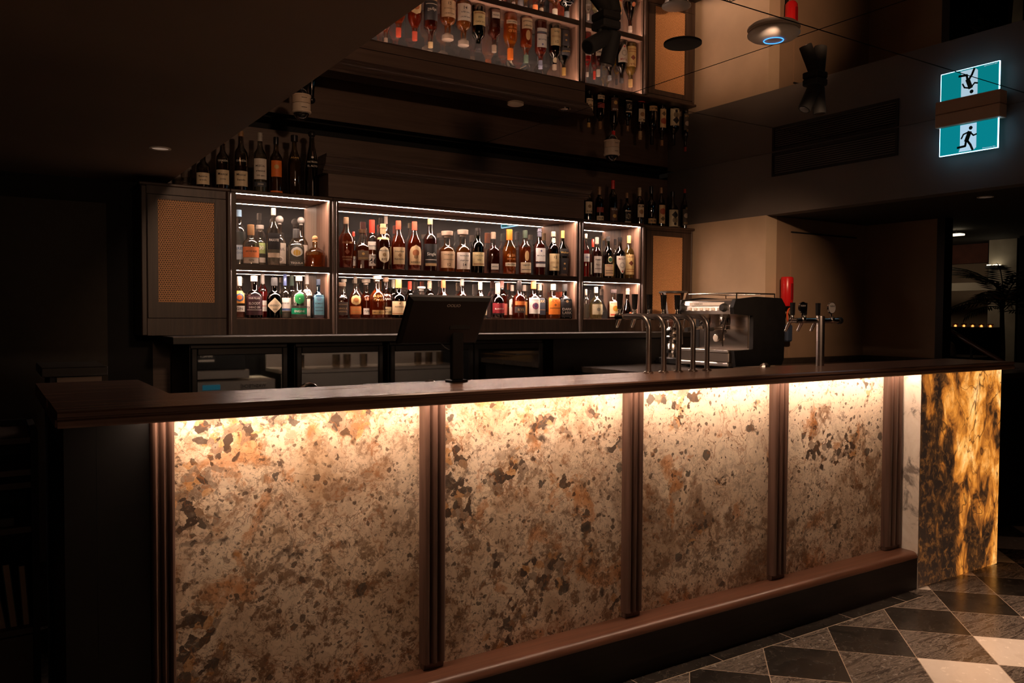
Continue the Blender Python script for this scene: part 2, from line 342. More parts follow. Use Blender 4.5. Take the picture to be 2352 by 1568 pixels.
    L(nt, ramp(nt, noise_n(nt, P, 30, 4).outputs['Fac'], [(.3, G3(.16)), (.7, G3(.30))]), bs.inputs['Roughness'])
    L(nt, bs.outputs[0], out.inputs[0]); return m

DARKWOOD = wood('dark_oak_vertical', (.030, .017, .011), (.072, .043, .029), 'z', .42)
DARKWOODX = wood('dark_oak_lengthwise', (.030, .017, .011), (.072, .043, .029), 'x', .42)
NICHEWOOD = wood('warm_oak_lining', (.15, .083, .056), (.27, .16, .112), 'z', .4)
BARWOOD = wood('bar_top_oak', (.15, .085, .06), (.34, .205, .15), 'x', .27)
STEPWOOD = wood('foot_step_oak', (.09, .038, .022), (.16, .07, .042), 'x', .33)
STEP_SHADE = wood('shaded_step_oak', (.010, .0055, .004), (.022, .012, .009), 'x', .45)  # darkened step oak: the shade on its front is put into the colour
PILWOOD = wood('pilaster_oak', (.065, .034, .024), (.13, .072, .052), 'z', .38)
FASCIA = wood('fascia_oak', (.085, .052, .036), (.125, .080, .057), 'x', .5)
BLACK = pbr('black_satin', (.0045, .004, .0038), .5, spec=.35, noise=.2)
BLACKM = pbr('black_matt', (.005, .0045, .004), .8, noise=.2)
CHROME = pbr('polished_steel', (.72, .66, .60), .16, 1.0)
BRUSH = pbr('brushed_steel', (.56, .50, .45), .34, 1.0, noise=.12, nscale=30, stretch=(1, 1, 40))
PLASTER = pbr('dark_plaster', (.055, .042, .032), .8, noise=.12, nscale=3, bump=.15)
SOFFIT = pbr('soffit_paint', (.27, .19, .138), .75, noise=.06, nscale=2)
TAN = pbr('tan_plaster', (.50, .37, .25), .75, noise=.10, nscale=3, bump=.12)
WHITEP = pbr('white_plastic', (.84, .78, .70), .4, noise=.03)
RUBBER = pbr('black_rubber', (.012, .011, .010), .6, noise=.1)
LED_NICHE = emit('led_cool_warm', (1.0, .70, .56), 130.0)
LED_BAR = emit('led_bar', (1.0, .69, .49), 62.0)

# ------------------------------------------------------------------ mesh helpers
class MB:
    def __init__(s): s.v = []; s.f = []
    def add(s, v, f):
        n = len(s.v); s.v += [tuple(map(float, p)) for p in v]; s.f += [tuple(i+n for i in q) for q in f]; return s
    def box(s, x0, x1, y0, y1, z0, z1, bev=0.0):
        if x0 > x1: x0, x1 = x1, x0
        if y0 > y1: y0, y1 = y1, y0
        if z0 > z1: z0, z1 = z1, z0
        b = min(bev, (x1-x0)*.45, (y1-y0)*.45, (z1-z0)*.45)
        if b <= 0:
            v = [(x, y, z) for z in (z0, z1) for x, y in ((x0, y0), (x1, y0), (x1, y1), (x0, y1))]
            return s.add(v, [(3, 2, 1, 0), (4, 5, 6, 7), (0, 1, 5, 4), (1, 2, 6, 5), (2, 3, 7, 6), (3, 0, 4, 7)])
        # chamfered box: three vertices per corner
        v = []; idx = {}
        for i, X in enumerate((x0, x1)):
            for j, Y in enumerate((y0, y1)):
                for k, Z in enumerate((z0, z1)):
                    sx, sy, sz = (1, -1)[i], (1, -1)[j], (1, -1)[k]
                    idx[i, j, k, 0] = len(v); v.append((X, Y+sy*b, Z+sz*b))
                    idx[i, j, k, 1] = len(v); v.append((X+sx*b, Y, Z+sz*b))
                    idx[i, j, k, 2] = len(v); v.append((X+sx*b, Y+sy*b, Z))
        g = lambda i, j, k, a: idx[i, j, k, a]
        f = []
        for i in (0, 1): q = [g(i, 0, 0, 0), g(i, 1, 0, 0), g(i, 1, 1, 0), g(i, 0, 1, 0)]; f.append(tuple(q if i else q[::-1]))
        for j in (0, 1): q = [g(0, j, 0, 1), g(1, j, 0, 1), g(1, j, 1, 1), g(0, j, 1, 1)]; f.append(tuple(q[::-1] if j else q))
        for k in (0, 1): q = [g(0, 0, k, 2), g(1, 0, k, 2), g(1, 1, k, 2), g(0, 1, k, 2)]; f.append(tuple(q if k else q[::-1]))
        for j in (0, 1):
            for k in (0, 1): f.append((g(0, j, k, 1), g(1, j, k, 1), g(1, j, k, 2), g(0, j, k, 2)))
        for i in (0, 1):
            for k in (0, 1): f.append((g(i, 0, k, 0), g(i, 1, k, 0), g(i, 1, k, 2), g(i, 0, k, 2)))
            for j in (0, 1): f.append((g(i, j, 0, 0), g(i, j, 1, 0), g(i, j, 1, 1), g(i, j, 0, 1)))
        for i in (0, 1):
            for j in (0, 1):
                for k in (0, 1): f.append((g(i, j, k, 0), g(i, j, k, 1), g(i, j, k, 2)))
        return s.add(v, f)
    def prism(s, poly, a0, a1, axis='x'):
        """extrude a 2D polygon along an axis: x -> poly is (y,z); y -> (x,z); z -> (x,y)"""
        n = len(poly)
        def P(p, a): return (a, p[0], p[1]) if axis == 'x' else ((p[0], a, p[1]) if axis == 'y' else (p[0], p[1], a))
        v = [P(p, a0) for p in poly]+[P(p, a1) for p in poly]
        f = [(i, (i+1) % n, n+(i+1) % n, n+i) for i in range(n)]+[tuple(range(n))[::-1], tuple(range(n, 2*n))]
        return s.add(v, f)
    def lathe(s, prof, seg=20, c=(0, 0, 0), cross=None, caps=True, M=None):
        """prof: list of (r, z); cross(theta) multiplies the radius"""
        v = []; f = []
        for r, z in prof:
            for i in range(seg):
                t = 2*PI*i/seg; k = cross(t) if cross else 1.0
                v.append((r*k*math.cos(t), r*k*math.sin(t), z))
        for j in range(len(prof)-1):
            for i in range(seg):
                a, b = j*seg+i, j*seg+(i+1) % seg; f.append((a, b, b+seg, a+seg))
        if caps: f.append(tuple(range(seg))[::-1]); f.append(tuple(range((len(prof)-1)*seg, len(prof)*seg)))
        if M is not None: v = [tuple(M @ Vector(p)) for p in v]
        v = [(p[0]+c[0], p[1]+c[1], p[2]+c[2]) for p in v]
        return s.add(v, f)
    def tube(s, path, r, seg=10, caps=True):
        path = [Vector(p) for p in path]; rs = r if isinstance(r, (list, tuple)) else [r]*len(path)
        v = []; f = []; up = Vector((0, 0, 1)); prev = None
        for i, p in enumerate(path):
            t = (path[min(i+1, len(path)-1)]-path[max(i-1, 0)]).normalized()
            if prev is None:
                a = t.cross(up)
                if a.length < 1e-3: a = t.cross(Vector((1, 0, 0)))
                a.normalize()
            else:
                a = prev - t*prev.dot(t); a.normalize()
            prev = a; b = t.cross(a)
            for k in range(seg):
                an = 2*PI*k/seg; q = p+(a*math.cos(an)+b*math.sin(an))*rs[i]; v.append(tuple(q))
        for j in range(len(path)-1):
            for i in range(seg):
                x, y = j*seg+i, j*seg+(i+1) % seg; f.append((x, y, y+seg, x+seg))
        if caps: f.append(tuple(range(seg))[::-1]); f.append(tuple(range((len(path)-1)*seg, len(path)*seg)))
        return s.add(v, f)
    def sphere(s, c, r, seg=16, rings=8, z0=-1., z1=1., sq=(1, 1, 1)):
        a0, a1 = math.asin(max(-1, z0)), math.asin(min(1, z1))
        prof = [(max(r*math.cos(a0+(a1-a0)*i/rings), 1e-5), r*math.sin(a0+(a1-a0)*i/rings)) for i in range(rings+1)]
        return s.lathe(prof, seg, c)
    def build(s, name, mat, parent=None, smooth=False, local=False, autosmooth=None):
        if parent is not None and not local:
            off = parent.matrix_world.translation if parent.parent is None else OFFS[parent.name]
            v = [(p[0]-off[0], p[1]-off[1], p[2]-off[2]) for p in s.v]
        else:
            off = Vector((0, 0, 0)); v = s.v
        me = bpy.data.meshes.new(name); me.from_pydata(v, [], s.f); me.validate(); me.update()
        me.materials.append(mat)
        import bmesh
        bm = bmesh.new(); bm.from_mesh(me); bmesh.ops.recalc_face_normals(bm, faces=bm.faces); bm.to_mesh(me); bm.free()
        if smooth:
            me.polygons.foreach_set('use_smooth', [True]*len(me.polygons))
            me.set_sharp_from_angle(angle=R(38))
        o = bpy.data.objects.new(name, me); C.objects.link(o)
        if parent is not None: o.parent = parent
        OFFS[o.name] = Vector(off)
        return o
OFFS = {}
def tag(o, label=None, cat=None, group=None, kind=None):
    if label: o['label'] = label
    if cat: o['category'] = cat
    if group: o['group'] = group
    if kind: o['kind'] = kind
    return o
def empty(name, loc, label=None, cat=None, group=None, rz=0.0):
    o = bpy.data.objects.new(name, None); C.objects.link(o); o.location = loc; o.rotation_euler = (0, 0, rz)
    o.empty_display_size = .05
    o.matrix_world = Matrix.Translation(Vector(loc)) @ Matrix.Rotation(rz, 4, 'Z')
    OFFS[o.name] = Vector(loc)
    return tag(o, label, cat, group)
def struct(o): o['kind'] = 'structure'; return o
def circle(r, n=24): return [(r*math.cos(2*PI*i/n), r*math.sin(2*PI*i/n)) for i in range(n)]

TXT = {}
def text_mesh(s, bold=0.0):
    """letter outlines as flat faces, one unit high, centred"""
    if (s, bold) in TXT: return TXT[s, bold]
    cu = bpy.data.curves.new('lettering', 'FONT'); cu.body = s; cu.resolution_u = 2; cu.offset = bold; cu.size = 1.0
    ob = bpy.data.objects.new('lettering_source', cu); C.objects.link(ob)
    dg = bpy.context.evaluated_depsgraph_get(); me = ob.evaluated_get(dg).to_mesh()
    v = np.array([tuple(x.co) for x in me.vertices]) if len(me.vertices) else np.zeros((0, 3))
    f = [tuple(p.vertices) for p in me.polygons]
    ob.evaluated_get(dg).to_mesh_clear(); bpy.data.objects.remove(ob); bpy.data.curves.remove(cu)
    if len(v):
        v[:, 0] -= (v[:, 0].min()+v[:, 0].max())/2; v[:, 1] -= (v[:, 1].min()+v[:, 1].max())/2
        hgt = .72; v /= hgt
    TXT[s, bold] = (v, f); return v, f
def text_flat(mb, s, origin, xdir, zdir, h, wmax=None, bold=.0):
    v, f = text_mesh(s, bold)
    if not len(v): return
    w = (v[:, 0].max()-v[:, 0].min())*h; k = 1.0 if not wmax or w <= wmax else wmax/w
    o = np.array(origin, float); xd = np.array(xdir, float); zd = np.array(zdir, float)
    mb.add([tuple(o+xd*p[0]*h*k+zd*p[1]*h) for p in v], f)

# ================================================================== THE SETTING
HC = 2.554; ZS = 2.10; XS = 0.895; X1 = 4.88; X2 = 6.10; YB = 4.80; YW = 5.12
FLOOR = MB().box(-2.6, 9.2, -2.6, 7.2, -.08, 0).build('floor', floor_mat()); struct(FLOOR)
# back wall behind the shelving, with a shadow gap under the mirrored ceiling
struct(MB().box(.82, X1, YW, YW+.1, 0, 2.50).build('wall_back', FASCIA))
struct(MB().box(-2.6, .8195, YW, YW+.1, 0, 2.50).build('wall_back_entrance', BLACKM))
struct(MB().box(-2.6, X1, YW+.1, YW+.16, 0, HC+.1).build('wall_back_gap', BLACKM))
struct(MB().box(-2.6, -2.5, -2.6, YW, 0, HC).build('wall_left', PLASTER))
struct(MB().box(-2.6, 9.2, -2.7, -2.6, 0, HC+.4).build('wall_front', PLASTER))
# lowered soffit over the entrance side, its edge runs from the camera side to the back wall
struct(MB().box(-2.6, XS, -2.6, YW, ZS, HC).build('ceiling_soffit', SOFFIT))
# mirrored ceiling: large panels with open joints on a dark backing
MIRR = mirror('ceiling_mirror', (.93, .86, .80), .010)
struct(MB().box(XS, X1, -2.6, YW+.1, HC+.006, HC+.10).build('ceiling_backing', BLACKM))
xs = [XS, 2.955, X1]; ys = [-2.6, -.36, .93, 2.205, 3.50, 5.035]
g = .0042
for i in range(2):
    for j in range(5):
        struct(MB().box(xs[i]+(g if i else 0), xs[i+1]-g, ys[j]+g, ys[j+1]-g, HC, HC+.0055).build('ceiling_mirror_panel', MIRR))
# right: bulkhead with grille and exit sign, tan return wall, dark recess
BULK = pbr('bulkhead_paint', (.11, .095, .085), .8, noise=.08, nscale=2)
struct(MB().box(X1, X1+.12, -2.6, YW, ZS, HC).build('wall_bulkhead', BULK))
struct(MB().box(X1+.12, 9.2, -2.6, 7.2, ZS+.001, HC).build('ceiling_right', pbr('right_ceiling_paint', (.020, .017, .014), .85, noise=.05)))
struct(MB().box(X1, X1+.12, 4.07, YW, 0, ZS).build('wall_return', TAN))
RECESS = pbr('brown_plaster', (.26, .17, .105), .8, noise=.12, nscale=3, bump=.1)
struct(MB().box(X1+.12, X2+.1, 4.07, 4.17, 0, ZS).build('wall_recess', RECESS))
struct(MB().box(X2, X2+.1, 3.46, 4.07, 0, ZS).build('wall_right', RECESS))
# flush service door in the recess wall, only its joints show
dr = MB().box(5.16, 5.97, 4.062, 4.0698, 1.0, 1.985).build('door_1', RECESS); struct(dr)
dl = MB(); dl.box(5.16, 5.97, 4.058, 4.0695, 1.987, 1.997); MBd = dl.build('door_head_gap', BLACKM, dr, local=True)

# ================================================================== FRONT BAR
STONE = stone_mat(); MARBLE = marble_mat(); ONYX = onyx_mat()
YP = 2.38; ZT = 1.112; ZL = 1.072; YF = 2.215; YBK = 2.58; XL = .14; XR = 4.68; ZST = .185
pil = [(.381, .444), (1.20, 1.283), (2.075, 2.160), (2.935, 3.030), (3.783, 3.866)]
def px_x(u, v, y): return float(on_y(u, v, y)[0])
PY = YP-.035
pil = [(px_x(349, 1250, PY), px_x(406, 1250, PY)), (px_x(974, 1250, PY), px_x(1027, 1250, PY)), (px_x(1441.5, 1150, PY), px_x(1480, 1150, PY)),
       (px_x(1779, 1100, PY), px_x(1812, 1100, PY)), (px_x(2041, 1060, PY), 3.868)]
bar = empty('bar_counter', (2.1, YP, 0), 'long bar counter front of lit cream and brown stone panels framed by fluted dark oak', 'bar counter')
bb = MB(); bb.box(pil[0][0], 3.868, YP+.03, YP+.12, 0, ZL+.01); bb.build('carcass', BLACKM, bar)
for i in range(4):
    MB().box(pil[i][1]-.012, pil[i+1][0]+.012, YP, YP+.03, ZST, ZL+.012).build('stone_panel', STONE, bar)
def pilaster(x0, x1):
    w = (x1-x0)/3; pts = []
    for k in range(3):
        a, b = x0+k*w, x0+(k+1)*w; m = .1*w
        pts += [(a+m*.4, PY+.016)]
        for t in range(7):
            an = PI*(1-t/6); pts.append(((a+b)/2+(w/2-m)*math.cos(an), PY+.012-.014*math.sin(an)))
        pts += [(b-m*.4, PY+.016)]
    pts += [(x1, YP+.002), (x0, YP+.002)]
    MB().prism(pts, ZST+.022, ZL+.012, 'z').build('pilaster', PILWOOD, bar, smooth=True)
    MB().box(x0+.004, x1-.004, PY+.012, YP+.001, ZST, ZST+.022, .003).build('pilaster_block', PILWOOD, bar)
for p in pil: pilaster(*p)
# foot step with rounded nosing
st = []
for k in range(9):
    an = PI/2+PI/2*k/8; st.append((2.26+.028+.028*math.cos(an), ZST-.028+.028*math.sin(an)))
st = [(YP+.02, 0), (YP+.02, ZST)]+st+[(2.262, .03), (2.262, 0)]
st = [(p[0], max(p[1], ZST-.030)) for p in st[:-2]]+[(2.262, ZST-.030)]; st[0] = (YP+.02, ZST-.030)
MB().prism(st, pil[0][0]-.02, 3.868, 'x').build('foot_step', STEPWOOD, bar, smooth=True)
MB().box(pil[0][0]-.02, 3.868, 2.2625, 2.285, .0, ZST-.0305).build('shaded_step_front', STEP_SHADE, bar)  # front face of the step, its shade painted as darker oak
MB().box(XL+.10, pil[0][0]-.001, YP-.01, YP+.10, 0, ZL+.012).build('end_panel', BLACK, bar)
MB().box(XL+.025, XL+.0995, YP-.01, 3.15, 0, ZL+.012).build('side_panel', BLACK, bar)
led = MB().box(pil[0][0]-.004, 3.86, 2.285, 2.305, 1.0835, 1.0895).build('light_strip', LED_BAR, bar)
tag(led, 'warm light strip hidden under the counter lip')
# onyx end of the bar
oe = empty('onyx_bar_end', (4.25, YP, 0), 'glowing amber and black onyx block closing the far end of the bar', 'onyx block')
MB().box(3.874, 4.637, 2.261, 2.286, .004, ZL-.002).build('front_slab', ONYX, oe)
MB().box(3.869, 3.8739, 2.2612, YP, .0, ZL-.002).build('side_slab', MARBLE, oe)
MB().box(4.61, 4.635, 2.287, 2.56, .0, ZL-.002).build('end_slab', BLACK, oe)
MB().box(3.95, 4.60, 2.30, 2.36, .02, ZL-.02).build('light_box', BLACKM, oe)
# worktop with moulded edge, turning back at the near end
wt = empty('bar_worktop', (2.1, 2.4, ZL), 'dark polished oak bar top with moulded edge running above the lit stone front', 'worktop')
prof = [(YBK, ZT-.022), (YBK, ZT), (YF+.006, ZT), (YF, ZT-.004), (YF, ZT-.013), (YF+.007, ZT-.016), (YF+.007, ZT-.019), (YF-.001, ZT-.023), (YF-.001, ZL+.004), (YF+.003, ZL), (YF+.022, ZL), (YF+.022, ZT-.022)]
MB().prism(prof, XL+.002, XR, 'x').build('top', BARWOOD, wt)
MB().box(XL, .457, YBK+.0005, 3.17, ZT-.022, ZT).build('return_top', BARWOOD, wt)
eg = MB(); eg.prism([(XL-.001, ZL), (XL+.022, ZL), (XL+.022, ZT-.0225), (XL-.001, ZT-.0225)], YF+.03, 3.17, 'y'); eg.build('return_edge', BARWOOD, wt)

# ================================================================== BACK BAR
ZF = 1.322; ZM0, ZM1 = 1.600, 1.637; ZNT = 2.041; ZTOP = 2.062; ZB = 1.228; YM = YB+.235
SMIRR = mirror('smoked_mirror', (.46, .44, .42), .02); SMIRR.node_tree.nodes['Principled BSDF'].inputs['Metallic'].default_value = .94
def niche_unit(x0, x1, o0, o1, label, top=ZTOP):
    r = empty('shelf_cabinet', ((x0+x1)/2, YB, ZB), label, 'shelf cabinet', 'lit shelf cabinets of the back bar')
    f = MB()
    f.box(x0, o0, YB, YB+.02, ZB, top-.018); f.box(o1, x1, YB, YB+.02, ZB, top-.018)
    f.box(o0, o1, YB, YB+.02, ZB, ZF-.003); f.box(o0, o1, YB, YB+.006, ZNT, top-.018)
    f.build('front_frame', DARKWOOD, r)
    l = MB()
    l.box(o0-.018, o0-.0005, YB+.021, YM, ZF-.02, ZNT+.005); l.box(o1+.0005, o1+.018, YB+.021, YM, ZF-.02, ZNT+.005)
    l.box(o0-.018, o1+.018, YB+.029, YM, ZNT, ZNT+.005); l.box(o0, o1, YB+.002, YM, ZF-.018, ZF)
    l.build('lining', NICHEWOOD, r)
    sm = MB(); sm.box(o0, o1, YB+.0062, YM-.001, ZM0+.006, ZM1); sm.box(o0, o1, YB+.029, YM-.001, ZM0, ZM0+.006); sm.build('shelf', NICHEWOOD, r)
    MB().box(o0, o1, YB+.002, YB+.006, ZM0, ZM1+.0002).build('shelf_edge', DARKWOODX, r)
    MB().box(o0-.018, o1+.018, YM, YM+.006, ZF-.02, ZNT+.005).build('back_mirror', SMIRR, r)
    MB().box(x0-.0, x1, YB-.012, YW-.004, top-.018, top, .003).build('top_board', DARKWOODX, r)
    MB().box(o0+.002, o1-.002, YB+.0065, YB+.0285, ZNT+.0002, ZNT+.004).build('light_strip', LED_NICHE, r)
    MB().box(o0+.002, o1-.002, YB+.0065, YB+.0285, ZM0+.0002, ZM0+.005).build('light_strip', LED_NICHE, r)
    return r
niche_unit(1.186, 1.793, 1.219, 1.776, 'narrow lit shelf cabinet of clear gin and tequila bottles beside the closed cane cabinet')
niche_unit(1.7935, 3.7285, 1.834, 3.680, 'wide central lit shelf cabinet crowded with amber whisky bottles behind the screen')
niche_unit(3.729, 4.329, 3.742, 4.298, 'narrow lit shelf cabinet of aperitif bottles beside the cane door near the tan wall')
# half-round mouldings between units
for x in (1.176, 1.806, 3.710, 4.326):
    c = [(x+.0155*math.cos(PI+PI*k/8), YB-.001+.016*math.sin(PI+PI*k/8)) for k in range(9)]
    tag(MB().prism(c, ZB+.0, ZTOP-.020, 'z').build('moulding', DARKWOOD, None, smooth=True),
        {1.176: 'half-round upright moulding beside the large cane door cabinet', 1.806: 'half-round upright moulding between the gin shelves and the whisky shelves',
         3.710: 'half-round upright moulding between the whisky shelves and the aperitif shelves', 4.326: 'half-round upright moulding beside the smaller cane door near the tan wall'}[x], 'moulding', 'half-round mouldings between the shelf cabinets')
CANE = cane_mat(.0125)
def cane_cabinet(x0, x1, d0, d1, cx0, cx1, cz0, cz1, label, dz0, dz1):
    r = empty('cane_cabinet', ((x0+x1)/2, YB, ZB), label, 'cabinet')
    b = MB(); b.box(x0, x1, YB+.02, YW-.004, ZB, ZTOP-.018)
    b.box(x0, d0-.004, YB, YB+.02, ZB, ZTOP-.018, .004); b.box(d1+.004, x1, YB, YB+.02, ZB, ZTOP-.018, .004)
    b.box(d0-.004, d1+.004, YB, YB+.02, ZB, dz0-.004); b.box(d0-.004, d1+.004, YB, YB+.02, dz1+.004, ZTOP-.018)
    b.build('body', DARKWOOD, r)
    MB().box(x0-.012 if x0 < 1 else x0, x1+.012 if x1 > 4.5 else x1, YB-.014, YW-.004, ZTOP-.018, ZTOP, .005).build('top_board', DARKWOODX, r)
    d = MB(); y0, y1 = YB-.001, YB+.018
    d.box(d0, cx0, y0, y1, dz0, dz1); d.box(cx1, d1, y0, y1, dz0, dz1); d.box(cx0, cx1, y0, y1, dz0, cz0); d.box(cx0, cx1, y0, y1, cz1, dz1)
    dd = d.build('door', DARKWOOD, r)
    MB().box(cx0, cx1, YB+.007, YB+.012, cz0, cz1).build('cane_panel', CANE, dd)
cane_cabinet(.716, 1.184, .748, 1.163, .800, 1.098, 1.411, 1.974, 'tall cabinet with a woven cane door at the dark entrance end of the back bar', 1.325, 1.997)
cane_cabinet(4.331, 4.865, 4.362, 4.845, 4.430, 4.755, 1.335, 1.983, 'cabinet with a cane door behind the coffee grinder, next to the tan wall', 1.325, 2.02)
# raised fascia box with stepped crown over the central shelves
fb = empty('fascia_box', (2.73, YB, ZTOP), 'raised oak fascia with stepped crown moulding above the central whisky shelves', 'fascia')
MB().box(1.756, 3.712, YB-.035, YW-.004, ZTOP+.0005, 2.20).build('board', FASCIA, fb)
cr = [(YB+.05, 2.2005), (YB-.037, 2.2005), (YB-.041, 2.212), (YB-.052, 2.218), (YB-.052, 2.226), (YB-.062, 2.232)]
for k in range(6): cr.append((YB-.064-.030*math.sin(PI/2*k/5), 2.238+.040*(1-math.cos(PI/2*k/5))))
cr += [(YB-.096, 2.288), (YB-.104, 2.292), (YB-.104, 2.308), (YB+.05, 2.308)]
MB().prism(cr, 1.72, 3.74, 'x').build('crown', DARKWOODX, fb)
# back counter and the fridges under it
bc = tag(MB().box(.815, 3.262, 4.49, YW-.004, 1.1875, 1.2265, .003).build('back_counter', pbr('dark_laminate', (.014, .012, .010), .5, noise=.2)),
         'dark counter with a thin shiny edge between shelf cabinets and fridges', 'counter')
tag(MB().box(.815, 3.262, 4.4885, 4.4898, 1.2225, 1.2258).build('edge_trim', CHROME, bc, local=True), 'thin bright metal edge')
uc = empty('under_counter_cupboard', (3.85, 4.7, 0), 'plain black cupboard with two small pulls behind the beer taps', 'cupboard')
MB().box(3.266, 4.865, 4.52, YW-.004, .02, 1.185).build('body', BLACK, uc)
MB().box(3.265, 4.865, 4.50, YW-.004, 1.186, 1.2265, .003).build('top', pbr('dark_laminate', (.014, .012, .010), .5), uc)
for u in (1367, 1406):
    p = on_y(u, 773, 4.51); MB().box(p[0]-.022, p[0]+.022, 4.503, 4.519, p[2]-.004, p[2]+.003, .001).build('handle', CHROME, uc)
FGLASS, nt, out = new_mat('fridge_glass')
tr = N(nt, 'ShaderNodeBsdfTransparent'); tr.inputs[0].default_value = (.45, .5, .47, 1); gl = N(nt, 'ShaderNodeBsdfGlossy'); gl.inputs['Roughness'].default_value = .03
gl.inputs[0].default_value = (.9, .92, .88, 1)
mx = N(nt, 'ShaderNodeMixShader'); mx.inputs[0].default_value = .42; L(nt, tr.outputs[0], mx.inputs[1]); L(nt, gl.outputs[0], mx.inputs[2]); L(nt, mx.outputs[0], out.inputs[0])
fr_x = [(.912, 1.425, 'glass door bar fridge under the cane cabinet, first from the entrance end'), (1.476, 2.005, 'glass door bar fridge with the chrome spout in front, second from the entrance end'),
        (2.053, 2.632, 'glass door bar fridge whose door is half hidden behind the screen stand'), (2.640, 3.178, 'glass door bar fridge just before the black cupboard')]
for x0, x1, lb in fr_x:
    fr = empty('bar_fridge', ((x0+x1)/2, 4.8, 0), lb, 'fridge', 'glass door fridges under the back counter')
    b = MB(); b.box(x0-.003, x0+.012, 4.55, 5.05, .03, 1.185); b.box(x1-.012, x1+.003, 4.55, 5.05, .03, 1.185); b.box(x0, x1, 5.02, 5.05, .03, 1.185)
    b.box(x0, x1, 4.53, 5.02, 1.1655, 1.185); b.box(x0, x1, 4.55, 5.02, .03, .12); b.build('body', BLACK, fr)
    d = MB(); w = .030; y0, y1 = 4.515, 4.545; zt, zb = 1.164, .13
    d.box(x0, x0+w, y0, y1, zb, zt, .004); d.box(x1-w, x1, y0, y1, zb, zt, .004); d.box(x0+w, x1-w, y0, y1, zt-.038, zt, .004); d.box(x0+w, x1-w, y0, y1, zb, zb+.038, .004)
    dd = d.build('door', BLACK, fr)
    MB().box(x0+w, x1-w, y0+.008, y0+.014, zb+.038, zt-.038).build('pane', FGLASS, dd)
    s = MB(); s.box(x0+.01, x1-.01, 4.60, 5.0, .78, .79); s.build('rack', BRUSH, fr)

# ------------------------------------------------------------------ under-bar gear seen again in the fridge doors
def via_fridge(u, v, y):          # where a thing stands that the fridge doors (plane y=4.523) show at this pixel
    p = on_y(u, v, 2*4.523-y); return float(p[0]), float(p[2])
gx, gz_ = via_fridge(585, 886, 3.04)
gw = empty('glass_washer', (gx-.1, 2.85, 0), 'steel glass washer under the bar, seen in the fridge door reflection', 'glass washer')
gtop = via_fridge(560, 873, 3.04)[1]
MB().box(gx-.42, gx+.16, 2.62, 3.02, .05, gtop, .006).build('body', BRUSH, gw)
MB().box(gx-.41, gx+.15, 3.02, 3.035, .25, gz_-.03, .004).build('door', CHROME, gw)
MB().box(gx-.09, gx+.09, 3.0201, 3.032, gz_-.018, gz_+.018).build('badge', BRUSH, gw)
t = MB(); text_flat(t, 'WASHTECH', (gx, 3.0326, gz_), (-1, 0, 0), (0, 0, 1), .024, .17, bold=.02); t.build('badge_lettering', BLACKM, gw)
MB().box(gx-.36, gx-.24, 3.0201, 3.030, gz_-.018, gz_+.018).build('display', emit('washer_display', (.03, .16, .22), .6), gw)
ix, iz = via_fridge(475, 820, 3.0)
im = empty('bench_unit', (ix, 2.8, gtop), 'steel bench unit with a black panel reading IMPACT, seen in the fridge door', 'bench unit')
MB().box(ix-.10, ix+.30, 2.62, 3.0, gtop+.012, gtop+.075, .004).build('tray_stack', BRUSH, im)
MB().box(ix-.09, ix+.28, 2.62, 2.98, gtop+.078, iz+.04, .004).build('black_panel', BLACK, im)
t = MB(); text_flat(t, 'IMPACT', (ix, 2.981, iz+.006), (-1, 0, 0), (0, 0, 1), .018, bold=.03); t.build('lettering', WHITEP, im)
MB().box(ix-.055, ix+.055, 2.9802, 2.984, iz-.034, iz-.020).build('name_strip', WHITEP, im)
ub = empty('under_bar_bench', (2.6, 2.8, 0), 'steel work bench with sink behind the bar front', 'bench')
MB().box(gx+.20, 3.40, 2.62, 3.04, .90, .93, .004).build('bench_top', BRUSH, ub)
MB().box(gx+.20, 3.40, 2.62, 2.64, .93, 1.05).build('splashback', BRUSH, ub)
MB().box(gx+.20, 3.40, 3.02, 3.035, .55, .897).build('apron', BRUSH, ub)
for x in (gx+.22, 3.35): MB().box(x, x+.035, 2.98, 3.015, 0, .90).build('leg', BRUSH, ub)
for k, (u, v) in enumerate(((690, 815), (772, 818), (797, 818), (835, 818), (960, 812), (985, 812), (1010, 812))):
    bx_, bz_ = via_fridge(u, v, 2.85)
    tag(MB().lathe([(.022, 0), (.030, .004), (.031, .10), (.028, .10), (.026, .008), (.001, .007)], 14, (bx_, 2.85, .9305), caps=False).build('bar_glass', glass_shell((.85, .8, .72)), None), 'drinking glass on the work bench, seen only in the fridge doors', 'glass', 'glasses on the under bar bench')
# tops of two tap spouts that show over the bar edge
for u, v, lb in ((709, 886, 'small curved chrome spout peeking above the bar top in front of the second fridge'), (987, 879, 'small chrome spout peeking above the bar top beside the screen stand')):
    p = on_y(u, v, 2.68)
    pts = [(p[0]+.03*math.cos(PI*k/8)+(.0), 2.68, p[2]-.020+.024*math.sin(PI*k/8)) for k in range(9)]
    pts = [(pts[0][0], 2.68, .88)]+pts
    tag(MB().tube(pts, .008, 8).build('spout', CHROME, None, smooth=True), lb, 'spout')

